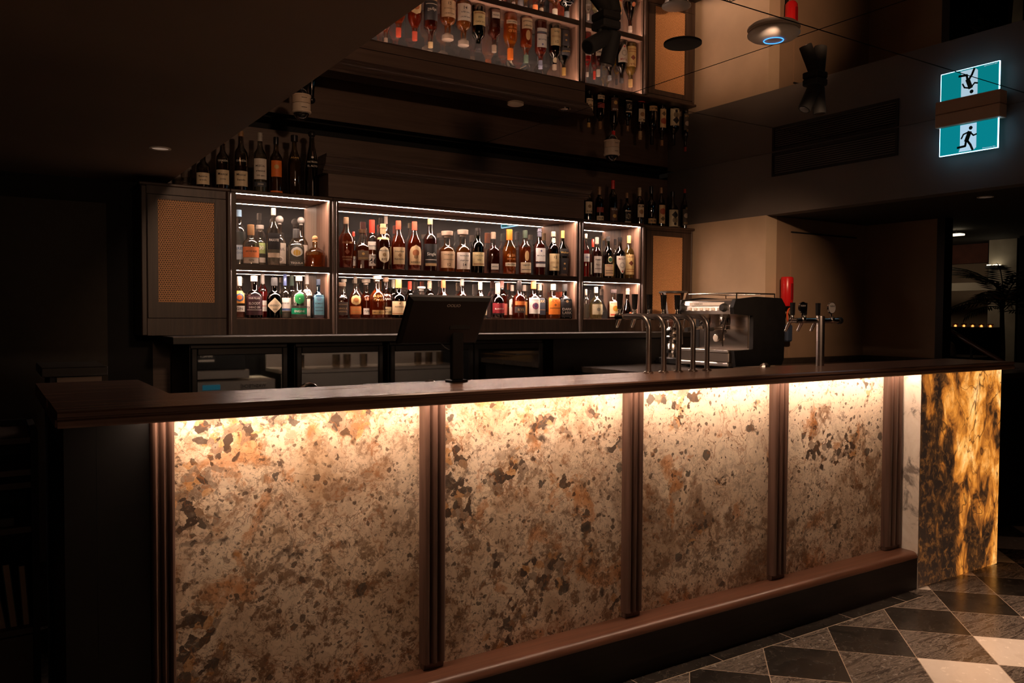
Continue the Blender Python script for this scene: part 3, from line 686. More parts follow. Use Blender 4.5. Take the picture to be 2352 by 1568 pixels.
# ================================================================== BOTTLES
PROFS = {   # (height fraction, radius fraction); the last tenth or so is closed by the cap
 'wine':   [(0, .90), (.012, 1), (.58, 1), (.64, .93), (.69, .72), (.73, .48), (.78, .38), (1, .35)],
 'tall':   [(0, .90), (.012, 1), (.60, 1), (.66, .9), (.70, .66), (.74, .46), (.79, .36), (1, .33)],
 'slope':  [(0, .84), (.02, .92), (.30, .98), (.52, 1.0), (.60, .90), (.70, .58), (.76, .40), (.82, .34), (1, .32)],
 'angel':  [(0, .76), (.02, .84), (.35, .98), (.54, 1.02), (.62, .92), (.72, .50), (.78, .33), (1, .28)],
 'squat':  [(0, .92), (.02, 1), (.50, 1), (.57, .94), (.62, .74), (.66, .48), (.70, .36), (1, .34)],
 'round':  [(0, .78), (.02, .90), (.15, 1), (.45, 1), (.55, .90), (.62, .66), (.67, .40), (.72, .28), (1, .26)],
 'stout':  [(0, .90), (.02, 1), (.46, 1), (.54, .97), (.60, .80), (.64, .50), (.68, .40), (1, .37)],
 'decant': [(0, .88), (.03, 1), (.44, 1), (.50, .92), (.58, .56), (.63, .30), (1, .26)],
 'champ':  [(0, .86), (.02, 1), (.42, 1), (.52, .90), (.64, .66), (.76, .42), (.88, .34), (1, .32)],
 'tear':   [(0, .96), (.03, 1.04), (.12, 1.02), (.36, .66), (.52, .38), (.62, .27), (1, .24)],
 'flare':  [(0, .82), (.02, .86), (.40, .95), (.56, 1), (.61, .93), (.66, .66), (.70, .44), (1, .38)],
}
def prof_r(p, h):
    for (a, ra), (b, rb) in zip(p, p[1:]):
        if h <= b: t = (h-a)/(b-a+1e-9); return ra+(rb-ra)*t
    return p[-1][1]
def cross_fn(sq):
    if sq <= 0: return None
    n = 2+sq
    return lambda t: (abs(math.cos(t))**n+abs(math.sin(t))**n)**(-1.0/n)
CLEAR = (.93, .93, .90); GREEN = (.10, .22, .08); DKGREEN = (.03, .07, .03); SMOKE = (.30, .26, .22); BLUEG = (.14, .50, .80); BROWNG = (.18, .08, .03)
AMBER = (.62, .20, .035); DEEP = (.38, .075, .02); RED = (.40, .03, .02); GOLD = (.80, .40, .07); WATER = (.80, .80, .76); DARKL = (.035, .014, .010); PALE = (.85, .62, .26); TEAL = (.02, .27, .52)
CREAM = (.76, .62, .42); PAPER = (.80, .72, .62); INK = (.03, .02, .018); BLK = (.014, .012, .012); ORG = (.85, .20, .03); GRN = (.02, .22, .09); TANL = (.55, .38, .20); REDC = (.48, .05, .03); BRZ = (.34, .19, .09); WHT = (.82, .76, .68); GLD = (.72, .45, .14)
def paper(col): return pbr('label_paper', col, .55, noise=.05, nscale=90)
def ink(col): return pbr('label_ink', col, .5)
def capm(col):
    if min(col) > .38: col = tuple(x*.72 for x in col)
    return pbr('bottle_cap', col, .22, noise=.05, nscale=40)
def label_patch(mb, p, H, Rr, cr, z0, z1, half, shape='rect', nx=10, nz=9, off=.0008, tc=-PI/2):
    """paper wrapped on the bottle, between heights z0 and z1 (metres), half = half width along the girth"""
    rows = []
    for j in range(nz+1):
        t = j/nz; z = z0+(z1-z0)*t; s = 2*t-1
        k = {'rect': 1.0, 'circle': math.sqrt(max(0, 1-s*s)), 'diamond': 1-abs(s), 'shield': min(1.0, .12+1.5*t), 'arch': 1.0 if t < .55 else math.sqrt(max(0, 1-((t-.55)/.45)**2))}[shape]
        k = max(k, .02); row = []
        for i in range(nx+1):
            x = half*k*(2*i/nx-1); r0 = prof_r(p, z/H)*Rr
            th = tc + x/r0; r = r0*(cr(th) if cr else 1)+off
            row.append((r*math.cos(th), r*math.sin(th), z))
        rows.append(row)
    v = [q for r in rows for q in r]; n = nx+1
    f = [(j*n+i, j*n+i+1, (j+1)*n+i+1, (j+1)*n+i) for j in range(nz) for i in range(nx)]
    mb.add(v, f)
def wrap_text(mb, s, p, H, Rr, cr, zc, h, wmax, bold=.01, off=.0018, tc=-PI/2):
    v, f = text_mesh(s, bold)
    if not len(v): return
    w = (v[:, 0].max()-v[:, 0].min())*h; k = min(1.0, wmax/max(w, 1e-6)); out = []
    for q in v:
        x = q[0]*h*k; z = zc+q[1]*h*max(k, .6); r0 = prof_r(p, z/H)*Rr; th = tc+x/r0; r = r0*(cr(th) if cr else 1)+off
        out.append((r*math.cos(th), r*math.sin(th), z))
    mb.add(out, f)
def bottle(loc, H, Rr, style, glass, liq, level, cap, capf, labels, desc, group, sq=0, capk='cyl', rz=None, seg=20, name='bottle', depthk=1.0):
    """labels: list of (z0, z1, half, colour, shape, [(text, zc, h, colour)...]) as fractions of H / of Rr"""
    rz = rz if rz is not None else -.25
    root = empty(name, loc, desc, 'bottle', group, rz)
    p = PROFS[style]; cr = cross_fn(sq)
    hc = 1-capf
    pts = [(prof_r(p, h)*Rr, h*H) for h in sorted({a for a, _ in p if a < hc} | {hc})]
    pts[0] = (pts[0][0], .0005)
    cf = (lambda t: (cr(t) if cr else 1.0))
    def lat(mb, pr): mb.lathe(pr, seg, cross=(cf if sq else None)); return mb
    # square shoulders round off towards the neck
    if sq:
        mb = MB(); v = []; f = []
        for r, z in pts:
            k = max(0., min(1., (r/Rr-.35)/.5))
            for i in range(seg):
                t = 2*PI*(i+.5)/seg; c = 1+(cr(t)-1)*k; v.append((r*c*math.cos(t), r*c*math.sin(t)*(1 if k < .05 else 1-(1-depthk)*k), z))
        for j in range(len(pts)-1):
            for i in range(seg):
                a, b = j*seg+i, j*seg+(i+1) % seg; f.append((a, b, b+seg, a+seg))
        f.append(tuple(range(seg))[::-1]); f.append(tuple(range((len(pts)-1)*seg, len(pts)*seg)))
        mb.add(v, f)
    else: mb = lat(MB(), pts)
    mb.build('glass', glass_shell(glass), root, smooth=True, local=True)
    if liq is not None and level > .03:
        q = [(prof_r(p, h)*Rr-.0022, h*H) for h in sorted({a for a, _ in p if .03 < a < level} | {.028, level})]
        if sq:
            m2 = MB(); v = []; f = []
            for r, z in q:
                k = max(0., min(1., (r/Rr-.35)/.5))
                for i in range(seg):
                    t = 2*PI*(i+.5)/seg; c = 1+(cr(t)-1)*k; v.append((r*c*math.cos(t), r*c*math.sin(t)*(1-(1-depthk)*k), z))
            for j in range(len(q)-1):
                for i in range(seg):
                    a, b = j*seg+i, j*seg+(i+1) % seg; f.append((a, b, b+seg, a+seg))
            f.append(tuple(range(seg))[::-1]); f.append(tuple(range((len(q)-1)*seg, len(q)*seg))); m2.add(v, f)
        else: m2 = MB().lathe(q, seg)
        m2.build('liquid', liquid(liq), root, smooth=True, local=True)
    rn = prof_r(p, hc)*Rr; z0 = hc*H
    m3 = MB()
    if capk == 'cyl': m3.lathe([(rn*1.10, z0-.001), (rn*1.12, z0+.002), (rn*1.10, H-.002), (rn*.95, H)], 16)
    elif capk == 'foil': m3.lathe([(rn*1.07, z0-.001), (rn*1.07, z0+(H-z0)*.55), (rn*1.20, z0+(H-z0)*.58), (rn*1.20, z0+(H-z0)*.70), (rn*1.05, z0+(H-z0)*.72), (rn*1.05, H-.001), (rn*.9, H)], 16)
    elif capk == 'ball': 
        rb = (H-z0)*.46; m3.lathe([(rn*.9, z0-.002), (rn*1.1, z0), (rn*1.1, z0+.004), (rn*.8, z0+.006), (rn*.8, z0+(H-z0)*.2)], 14)
        m3.sphere((0, 0, H-rb), rb, 14, 8)
    elif capk == 'cork': m3.lathe([(rn*.8, z0-.002), (rn*.85, z0+.001), (rn*1.5, z0+.003), (rn*1.55, H-.002), (rn*1.4, H)], 16)
    elif capk == 'wide': m3.lathe([(rn*1.1, z0-.001), (rn*1.15, z0+.01), (rn*1.9, z0+.013), (rn*2.0, H-.002), (rn*1.85, H)], 16)
    m3.build('cap', capm(cap), root, smooth=True, local=True)
    for (a, b, half, col, shape, texts) in labels:
        if col is not None:
            m4 = MB(); label_patch(m4, p, H, Rr, cr, a*H, b*H, half*Rr, shape); lb = m4.build('label', paper(col), root, smooth=True, local=True)
        else: lb = root
        bycol = {}
        for (s, zc, h, tcol) in texts: bycol.setdefault(tcol, []).append((s, zc, h))
        for tcol, ls in bycol.items():
            m5 = MB()
            for s, zc, h in ls:
                if s.startswith('#'):       # small printed shapes
                    kk = s[1:]
                    if kk == 'bar': label_patch(m5, p, H, Rr, cr, (zc-h/2)*H, (zc+h/2)*H, half*.8*Rr, 'rect', 8, 1, .0015)
                    elif kk == 'band': label_patch(m5, p, H, Rr, cr, (zc-h/2)*H, (zc+h/2)*H, half*Rr, 'rect', 10, 1, .0015)
                    elif kk == 'dot': label_patch(m5, p, H, Rr, cr, (zc-h/2)*H, (zc+h/2)*H, h*H/2, 'circle', 6, 8, .0015)
                    elif kk == 'dia': label_patch(m5, p, H, Rr, cr, (zc-h/2)*H, (zc+h/2)*H, h*H/2, 'diamond', 6, 8, .0015)
                else: wrap_text(m5, s, p, H, Rr, cr, zc*H, h*H, min(half, .86)*1.6*Rr)
            m5.build('print', ink(tcol), lb, local=True)
    return root

def row(items, zs, ydef, group):
    """bottles at the pixel columns of the photo; neighbours that would touch are eased apart on the shelf"""
    P = []
    for it in items:
        u, vt, wpx = it[:3]; sq = it[10]
        y = ydef+(it[13] if len(it) > 13 else 0.0)
        a = on_y(u, vt, y); Rr = wpx/2*depth(a)/FPX*(.86 if sq else 1.0)
        rw = Rr*(1.17 if sq else 1.05); lim = None
        if zs < 2.0:
            y = min(max(y, YB+.010+rw), YM-.004-rw)
            bx = float(on_y(u, vt, y)[0])
            for o in ((1.219, 1.776), (1.834, 3.680), (3.742, 4.298)):
                if o[0]-.06 < bx < o[1]+.06: lim = o
        else: bx = float(a[0])
        P.append([bx, y, rw, lim, Rr, u, vt, it])
    for _ in range(200):
        for m in range(len(P)):
            for n in range(m):
                A, B = P[m], P[n]; dx, dy = A[0]-B[0], A[1]-B[1]; d = math.hypot(dx, dy); g_ = A[2]+B[2]+.0015-d
                if g_ > 0:
                    k = .5*g_/max(d, 1e-4); A[0] += dx*k; A[1] += dy*k; B[0] -= dx*k; B[1] -= dy*k
        for A in P:
            if A[3]:
                A[0] = min(max(A[0], A[3][0]+A[2]+.001), A[3][1]-A[2]-.001); A[1] = min(max(A[1], YB+.008+A[2]), YM-.002-A[2])
    for bx, y, rw, lim, Rr, u, vt, it in P:
        H = float(on_y(u, vt, y)[2])-zs
        if zs < 1.5: H = min(H, ZM0-zs-.004)
        (_, _, _, style, glass, liq, level, cap, capf, capk, sq, labels, desc) = it[:13]
        bottle((bx, y, zs+.0003), H, Rr, style, glass, liq, level, cap, capf, labels, desc, group, sq, capk, it[14] if len(it) > 14 else -.22)
T = lambda s, z, h, c=INK: (s, z, h, c)
LBL = lambda a, b, col, texts=(), half=1.05, shape='rect': (a, b, half, col, shape, list(texts))

# -- on top of the cabinets, entrance side
row([
 (466, 350, 31, 'wine', SMOKE, DEEP, .50, BRZ, .10, 'cyl', 0, [LBL(.10, .42, CREAM, [T('Reserva', .32, .05), T('de familia', .22, .035)])], 'dark cream labelled bottle on the cabinet top, neck hidden by the ceiling edge'),
 (511, 318, 31, 'wine', SMOKE, DEEP, .50, BRZ, .10, 'cyl', 0, [LBL(.10, .38, CREAM, [T('Mezcal', .30, .05), T('Joven', .20, .035)]), LBL(.55, .62, None, [T('CORAZÓN', .56, .055, WHT)])], 'dark bottle with white lettering on the shoulder and cream label, beside the ceiling edge'),
 (553, 301, 32, 'wine', SMOKE, DEEP, .42, BRZ, .09, 'foil', 0, [LBL(.08, .33, CREAM, [T('Mezcal', .27, .04), T('Espadin', .18, .03)]), LBL(.5, .6, None, [T('CORAZÓN', .50, .05, WHT)])], 'dark bottle with a brown waxed cork standing left of the pale clear bottle'),
 (597, 305, 31, 'tall', (.55, .56, .52), WATER, .5, (.6, .55, .48), .14, 'foil', 0, [LBL(.22, .56, PAPER, [T('MEZCAL', .44, .035), T('artesanal', .36, .03), T('100% agave', .28, .02)]), LBL(.10, .18, (.07, .08, .10), [T('Joven', .14, .03, WHT)])], 'clear bottle with a tall pale label and small dark label below on the cabinet top'),
 (634, 315, 30, 'wine', (.35, .30, .22), GOLD, .6, BLK, .12, 'cyl', 0, [LBL(.30, .58, ORG, [T('#dot', .47, .08, GLD)], .85), LBL(.03, .06, ORG)], 'bottle with an orange label and black stopper on the cabinet top'),
 (676, 311, 32, 'slope', (.42, .36, .20), (.42, .30, .08), .62, BLK, .11, 'cork', 0, [LBL(.60, .66, None, [T('AGAVE', .62, .03, GLD)])], 'tall olive gold bottle with a round black stopper and no paper label'),
 (716, 300, 33, 'champ', (.02, .09, .04), (.01, .05, .02), .55, BLK, .12, 'ball', 0, [LBL(.3, .5, None, [T('PATRON', .52, .045, WHT), T('EL ALTO', .46, .045, WHT), T('#dot', .59, .035, WHT)], .9)], 'tall dark green bottle with round black stopper beside the fascia box'),
], ZTOP, YB+.09, 'bottles standing on top of the cane cabinet end')
# two cut glass pieces beside the ceiling edge
for k, (u, vt, lb) in enumerate(((408, 408, 'small cut crystal tumbler under the dark ceiling edge, nearest the entrance'), (428, 390, 'taller cut crystal glass under the dark ceiling edge, next to the small tumbler'))):
    p = on_y(u, vt, YB+.10); hh = max(.04, float(p[2])-ZTOP); xx = max(float(p[0]), .80)
    tag(MB().lathe([(.022, 0), (.026, .004), (.027, hh*.3), (.031, hh*.55), (.034, hh), (.031, hh), (.028, hh*.55), (.024, hh*.25), (.0005, hh*.22)], 12, (xx, YB+.10, ZTOP+.0005), caps=False).build('crystal_tumbler', glass_shell((.9, .9, .88)), None), lb, 'glass', 'crystal glasses on the cabinet top')
# -- on top of the cabinets, far side
row([
 (1351, 427, 19, 'wine', SMOKE, DARKL, .5, GLD, .12, 'cyl', 0, [LBL(.22, .55, CREAM, [T('#dot', .42, .10, (.3, .2, .1)), T('RHUM', .28, .05)])], 'dark bottle with a square cream label, first one right of the fascia box'),
 (1377, 429, 20, 'wine', BROWNG, DARKL, .6, BRZ, .22, 'foil', 0, [LBL(.06, .18, CREAM, [T('RUM', .12, .05)]), LBL(.28, .42, (.30, .05, .04))], 'dark bottle with copper capsule and low cream label beside the red capped bottle'),
 (1408, 414, 21, 'tall', SMOKE, DARKL, .6, (.65, .04, .03), .20, 'cyl', 0, [LBL(.06, .36, (.12, .06, .04), [T('RHUM', .32, .06, WHT), T('#dot', .17, .09, GLD)])], 'tallest bottle of the far row, with a long bright red capsule'),
 (1440, 443, 20, 'squat', DKGREEN, DARKL, .6, BRZ, .16, 'cyl', 1.5, [LBL(.07, .44, CREAM, [T('#band', .255, .31, BLK), T('#dot', .26, .18, CREAM)], .9)], 'short black bottle with a framed portrait label'),
 (1469, 431, 21, 'tall', SMOKE, DEEP, .7, (.50, .36, .20), .22, 'foil', 0, [LBL(.22, .55, CREAM, [T('RUM', .50, .06), T('#dot', .36, .12, BRZ)], .85), LBL(.02, .05, REDC)], 'dark bottle with a tan capsule and picture label, middle of the far row'),
 (1496, 428, 23, 'squat', SMOKE, DARKL, .55, BLK, .18, 'cyl', 0, [LBL(.08, .20, (.70, .46, .22), [T('RUM', .14, .05)])], 'broad black bottle with a low tan band label'),
 (1519, 431, 18, 'tall', SMOKE, DARKL, .6, BRZ, .14, 'cyl', 0, [LBL(.10, .56, (.72, .50, .26), [T('#dot', .40, .16, (.45, .10, .05)), T('#dia', .22, .12, (.15, .10, .05))], 1.0)], 'narrow bottle with a tall illustrated tan label'),
 (1545, 440, 26, 'squat', SMOKE, DARKL, .6, BLK, .14, 'cyl', 0, [LBL(.05, .50, (.62, .54, .36), [T('#dia', .36, .2, BLK), T('#dot', .22, .16, (.2, .16, .1)), T('#dot', .12, .08, BLK)], 1.1)], 'wide dark bottle with a black and cream drawing over the whole label'),
 (1573, 434, 16, 'wine', SMOKE, DARKL, .6, REDC, .10, 'cyl', 0, [LBL(.10, .50, (.10, .08, .06), [T('G', .52, .05, GLD), T('#dot', .34, .12, (.6, .5, .4)), T('RUM', .16, .05, GLD)])], 'last dark bottle at the wall end of the far row'),
], ZTOP, YB+.11, 'bottles standing on top of the wall end cabinets')
# -- gin cabinet, upper shelf
row([
 (549, 482, 30, 'tall', (.75, .82, .86), WATER, .6, (.2, .35, .5), .12, 'cyl', 0, [LBL(.10, .36, (.55, .66, .74), [T('GREY', .30, .05, (.1, .2, .4)), T('GOOSE', .22, .05, (.1, .2, .4))])], 'tall frosted bottle with blue print cut off by the cabinet side', .08),
 (576, 516, 37, 'stout', CLEAR, WATER, .36, BRZ, .26, 'cyl', 0, [LBL(.18, .44, (.85, .27, .10), [T('ARCHIE ROSE', .33, .07, INK)], 1.2), LBL(.04, .17, (.55, .50, .42), [T('GIN', .11, .05)])], 'round shouldered clear bottle with a broad orange label and brown cork on the gin shelf'),
 (597, 517, 26, 'squat', CLEAR, WATER, .4, (.52, .46, .40), .15, 'wide', 0, [LBL(.30, .56, (.42, .52, .20), [T('100', .44, .10, WHT)]), LBL(.08, .20, WHT)], 'clear bottle with a green label reading 100 behind the orange labelled one', .07),
 (642, 495, 30, 'decant', CLEAR, WATER, .45, (.50, .46, .42), .17, 'ball', 0, [LBL(.06, .46, (.62, .55, .46), [T('#dot', .14, .12, WHT), T('#dot', .14, .08, (.3, .25, .2)), T('AZUL', .34, .08)])], 'ornate clear bottle with a silver ball stopper standing behind the black labelled one', .09),
 (628, 478, 31, 'angel', CLEAR, WATER, .30, (.55, .50, .44), .12, 'cyl', 0, [LBL(.28, .56, BLK, [T('PASOTE', .44, .07, WHT)], 1.0), LBL(.14, .22, (.66, .52, .38))], 'tall clear bottle with a square black label in the middle of the gin shelf'),
 (692, 498, 32, 'decant', CLEAR, PALE, .30, (.50, .46, .42), .16, 'ball', 0, [LBL(.08, .44, (.60, .52, .42), [T('#dot', .18, .12, WHT), T('#dot', .18, .07, (.3, .2, .1))])], 'ornate bottle with a silver ball stopper behind the horseshoe bottle', .09),
 (684, 526, 40, 'stout', CLEAR, WATER, .5, (.10, .10, .10), .24, 'cyl', 3, [LBL(.16, .58, (.05, .05, .04), [T('#dot', .38, .26, (.75, .70, .60)), T('#dot', .36, .17, (.70, .42, .05))], .7, 'arch'), LBL(.03, .14, (.06, .06, .05), [T('TEQUILA', .085, .05, WHT)], .9)], 'square clear bottle with a black horseshoe emblem and a black cap'),
 (729, 541, 46, 'decant', (.85, .66, .42), (.85, .38, .05), .38, (.72, .42, .20), .20, 'ball', 2, [], 'squat amber bottle with a round cork stopper beside the cabinet side', 0, .1),
], ZM1, YB+.085, 'bottles on the upper gin shelf')
# -- gin cabinet, lower shelf
row([
 (552, 635, 25, 'stout', (.80, .70, .55), (.55, .10, .03), .25, (.75, .70, .62), .22, 'cyl', 0, [LBL(.36, .66, (.80, .38, .08), [T('#dot', .50, .20, (.06, .1, .2)), T('#dot', .50, .12, ORG)]), LBL(.16, .30, WHT, [T('GIN', .23, .06)])], 'bottle with a round orange emblem half hidden by the cabinet side, lower gin shelf'),
 (603, 629, 22, 'tall', CLEAR, (.60, .02, .02), .6, (.50, .46, .42), .22, 'cyl', 0, [LBL(.16, .40, WHT, [T('rosso', .28, .06, REDC)], .9)], 'bottle of bright red liquid behind the dark purple one', .09),
 (580, 633, 37, 'stout', (.22, .10, .10), (.06, .012, .012), .60, (.66, .58, .50), .13, 'cyl', 0, [LBL(.08, .56, (.045, .012, .018), [T('FOUR PILLARS', .47, .065, WHT), T('BLOODY', .35, .10, WHT), T('SHIRAZ GIN', .26, .085, WHT), T('#bar', .20, .012, WHT)], 1.2)], 'dark purple bottle with white capital lettering, lower gin shelf'),
 (630, 637, 35, 'stout', (.03, .03, .03), BLK, .5, (.05, .05, .05), .20, 'cyl', 0, [LBL(.13, .50, CREAM, [T("HENDRICK'S", .315, .075, INK), T('GIN', .22, .04, INK)], 1.1, 'diamond')], 'black bottle with a pale diamond label'),
 (656, 629, 26, 'round', CLEAR, WATER, .4, (.10, .14, .30), .26, 'cyl', 0, [LBL(.16, .46, WHT, [T('ARCHIE ROSE', .34, .06, INK), T('#bar', .2, .05, (.1, .15, .3))], 1.2)], 'clear bottle with white label and blue neck behind the pale diamond bottle', .05),
 (670, 632, 22, 'tall', CLEAR, WATER, .3, (.06, .09, .07), .24, 'cyl', 0, [LBL(.2, .5, WHT, [T('GIN', .35, .1)])], 'clear bottle with a dark neck seen behind the green labelled one', .10),
 (685, 633, 36, 'stout', CLEAR, WATER, .3, (.55, .47, .40), .12, 'cyl', 0, [LBL(.10, .245, (.0, .26, .11), [T('ENGINE', .17, .05, WHT)], 1.25), LBL(.33, .60, (.02, .30, .08), [T('#dot', .465, .03, WHT)], .62, 'circle')], 'clear bottle with a solid green band and green disc'),
 (705, 629, 27, 'squat', CLEAR, WATER, .4, (.50, .46, .42), .22, 'cyl', 1, [LBL(.52, .66, WHT, [T('GIN', .59, .07)]), LBL(.06, .44, (.62, .58, .52), [T('dry', .25, .1)], .5)], 'tall clear bottle with white neck label behind the blue bottle', .07),
 (735, 641, 32, 'squat', BLUEG, TEAL, .58, (.03, .04, .06), .15, 'cyl', 2.5, [LBL(.09, .60, (.12, .32, .42), [T('#dot', .50, .12, (.1, .2, .3)), T('BOMBAY', .38, .06, INK), T('SAPPHIRE', .28, .055, INK), T('#bar', .20, .012, INK)], .72)], 'bright blue square bottle at the cabinet side'),
], ZF, YB+.075, 'bottles on the lower gin shelf')
# -- whisky cabinet, upper shelf
GU = 'bottles on the upper whisky shelf'
row([
 (812, 532, 17, 'tall', CLEAR, AMBER, .5, REDC, .12, 'cyl', 0, [LBL(.1, .35, PAPER, [T('RYE', .25, .08)])], 'slim bottle with a red cap squeezed behind the first tall whisky bottle', .11),
 (795, 499, 36, 'angel', CLEAR, (.55, .11, .025), .68, (.20, .13, .08), .13, 'cyl', 0, [LBL(.1, .6, None, [T("ANGEL'S ENVY", .50, .065, (.85, .45, .22)), T('#dia', .32, .10, (.40, .12, .05)), T('BOURBON', .22, .03, (.75, .4, .2)), T('WHISKEY', .17, .03, (.75, .4, .2))], .85)], 'tall broad shouldered amber bottle with copper lettering at the start of the whisky shelf'),
 (856, 505, 27, 'wine', CLEAR, (.60, .16, .04), .40, REDC, .26, 'cyl', 0, [LBL(.08, .31, PAPER, [T('No', .27, .04), T('46', .18, .11)], .95), LBL(.40, .56, PAPER, [T('bourbon', .48, .05)], .9)], 'bottle with a white label reading 46 and a red dipped neck', .07),
 (832, 527, 34, 'stout', CLEAR, DEEP, .62, (.07, .035, .02), .11, 'cork', 3, [LBL(.22, .46, (.16, .10, .06), [T('#dot', .38, .07, GLD), T('BOURBON', .27, .045, GLD)], .75)], 'square bottle of dark amber whisky with a dark wooden stopper'),
 (886, 497, 24, 'tall', CLEAR, DEEP, .55, (.25, .2, .16), .14, 'cyl', 0, [LBL(.12, .45, GLD, [T('RYE', .3, .07)])], 'tall slim bottle standing behind the round labelled whisky', .11),
 (878, 514, 34, 'wine', (.6, .5, .4), DEEP, .60, (.55, .36, .20), .22, 'foil', 0, [LBL(.14, .50, CREAM, [T("MICHTER'S", .41, .05), T('#dot', .32, .08, (.35, .22, .1)), T('RYE', .22, .05)], .78, 'circle'), LBL(.655, .70, GLD)], 'whisky bottle with an oval cream label and a patterned capsule'),
 (915, 507, 33, 'slope', CLEAR, (.62, .13, .03), .70, (.60, .09, .05), .17, 'cyl', 0, [LBL(.12, .46, (.68, .50, .28), [T('bourbon', .38, .04), T('#dia', .30, .08, BRZ), T('Kentucky', .22, .045)], .95)], 'whisky bottle with a red cap and square tan label'),
 (952, 509, 33, 'slope', CLEAR, (.55, .09, .03), .72, (.58, .10, .06), .17, 'cyl', 0, [LBL(.12, .52, (.78, .55, .30), [T('#dot', .36, .14, (.45, .16, .06)), T('#dot', .28, .08, BRZ), T('RESERVE', .17, .045)], .95, 'arch')], 'whisky bottle with a red cap and arched portrait label'),
 (988, 503, 31, 'tall', CLEAR, (.20, .03, .015), .62, (.42, .30, .16), .10, 'cyl', 0, [LBL(.13, .52, BLK, [T('Single', .32, .06, WHT), T('#bar', .22, .012, WHT), T('#bar', .13, .05, TANL)], 1.2)], 'tall near black bottle with a long clear neck on the whisky shelf'),
 (1027, 531, 36, 'stout', CLEAR, (.72, .28, .06), .60, (.45, .34, .26), .15, 'wide', 0, [LBL(.10, .50, (.62, .43, .26), [T('THE BALVENIE', .42, .05), T('DOUBLEWOOD', .30, .04), T('12', .18, .07)], 1.15)], 'round shouldered whisky bottle with a large tan label and clear stopper'),
 (1063, 528, 34, 'stout', CLEAR, (.80, .34, .09), .60, (.38, .30, .24), .15, 'wide', 0, [LBL(.08, .47, PAPER, [T('THE BALVENIE', .39, .05), T('single malt', .28, .035), T('14', .18, .07)], 1.15)], 'round shouldered whisky bottle with a large white label'),
 (1097, 524, 31, 'wine', GREEN, (.06, .05, .015), .6, BLK, .16, 'foil', 0, [LBL(.16, .46, (.66, .54, .28), [T('CAOL ILA', .39, .06), T('islay', .29, .04), T('#bar', .2, .03, BRZ)], 1.1)], 'green bottle with a square yellow label among the amber whiskies'),
 (1133, 533, 31, 'stout', CLEAR, (.22, .04, .02), .68, (.30, .22, .16), .16, 'cyl', 2, [LBL(.10, .24, PAPER, [T('whisky', .17, .05)], .62)], 'square shouldered dark whisky bottle with a small white label'),
 (1170, 527, 33, 'slope', (.95, .80, .55), (.90, .38, .05), .62, ORG, .23, 'cyl', 0, [LBL(.18, .26, (.80, .66, .44), [T('ORIGINAL', .22, .035)], .9), LBL(.3, .46, None, [T('GLEN', .42, .055, (.9, .4, .1)), T('ESTD 1843', .34, .03, (.9, .4, .1))], .9)], 'bright orange bottle with an orange capsule'),
 (1206, 529, 28, 'wine', CLEAR, (.58, .13, .03), .62, (.05, .07, .05), .17, 'cyl', 0, [LBL(.05, .28, CREAM, [T('Lagavulin', .22, .05), T('#bar', .12, .012)], 1.1), LBL(.31, .54, (.60, .36, .16), [], .38, 'circle')], 'amber whisky bottle with a low cream label and small oval'),
 (1239, 525, 30, 'wine', CLEAR, (.42, .06, .03), .66, (.10, .10, .13), .17, 'foil', 1, [LBL(.30, .58, (.80, .77, .72), [T('#dia', .52, .05, (.1, .1, .2)), T('MACALLAN', .42, .05)], .95), LBL(.18, .25, (.78, .74, .68), [], .95), LBL(.258, .285, (.05, .05, .07), [], .98)], 'whisky bottle with a white label split by a dark stripe'),
 (1271, 532, 28, 'tall', BROWNG, (.10, .03, .012), .6, (.45, .35, .26), .11, 'cyl', 0, [LBL(.12, .50, (.72, .56, .30), [T('12', .42, .06), T('#bar', .3, .05, TANL), T('malt', .2, .05)], 1.05), LBL(.74, .86, (.66, .55, .36), [], .4, 'circle')], 'dark whisky bottle with a tall yellowish label and round neck seal', .0),
 (1296, 530, 30, 'angel', (.12, .16, .05), (.08, .05, .015), .62, GLD, .16, 'cyl', 2, [LBL(.06, .40, (.03, .028, .03), [T('#dot', .28, .04, GLD), T('18', .17, .05, GLD)], .9), LBL(.44, .60, BLK, [T('Walker', .52, .06, GLD)], 1.0)], 'dark green bottle with a slanted black label at the wall end of the whisky shelf', .03),
], ZM1, YB+.085, GU)
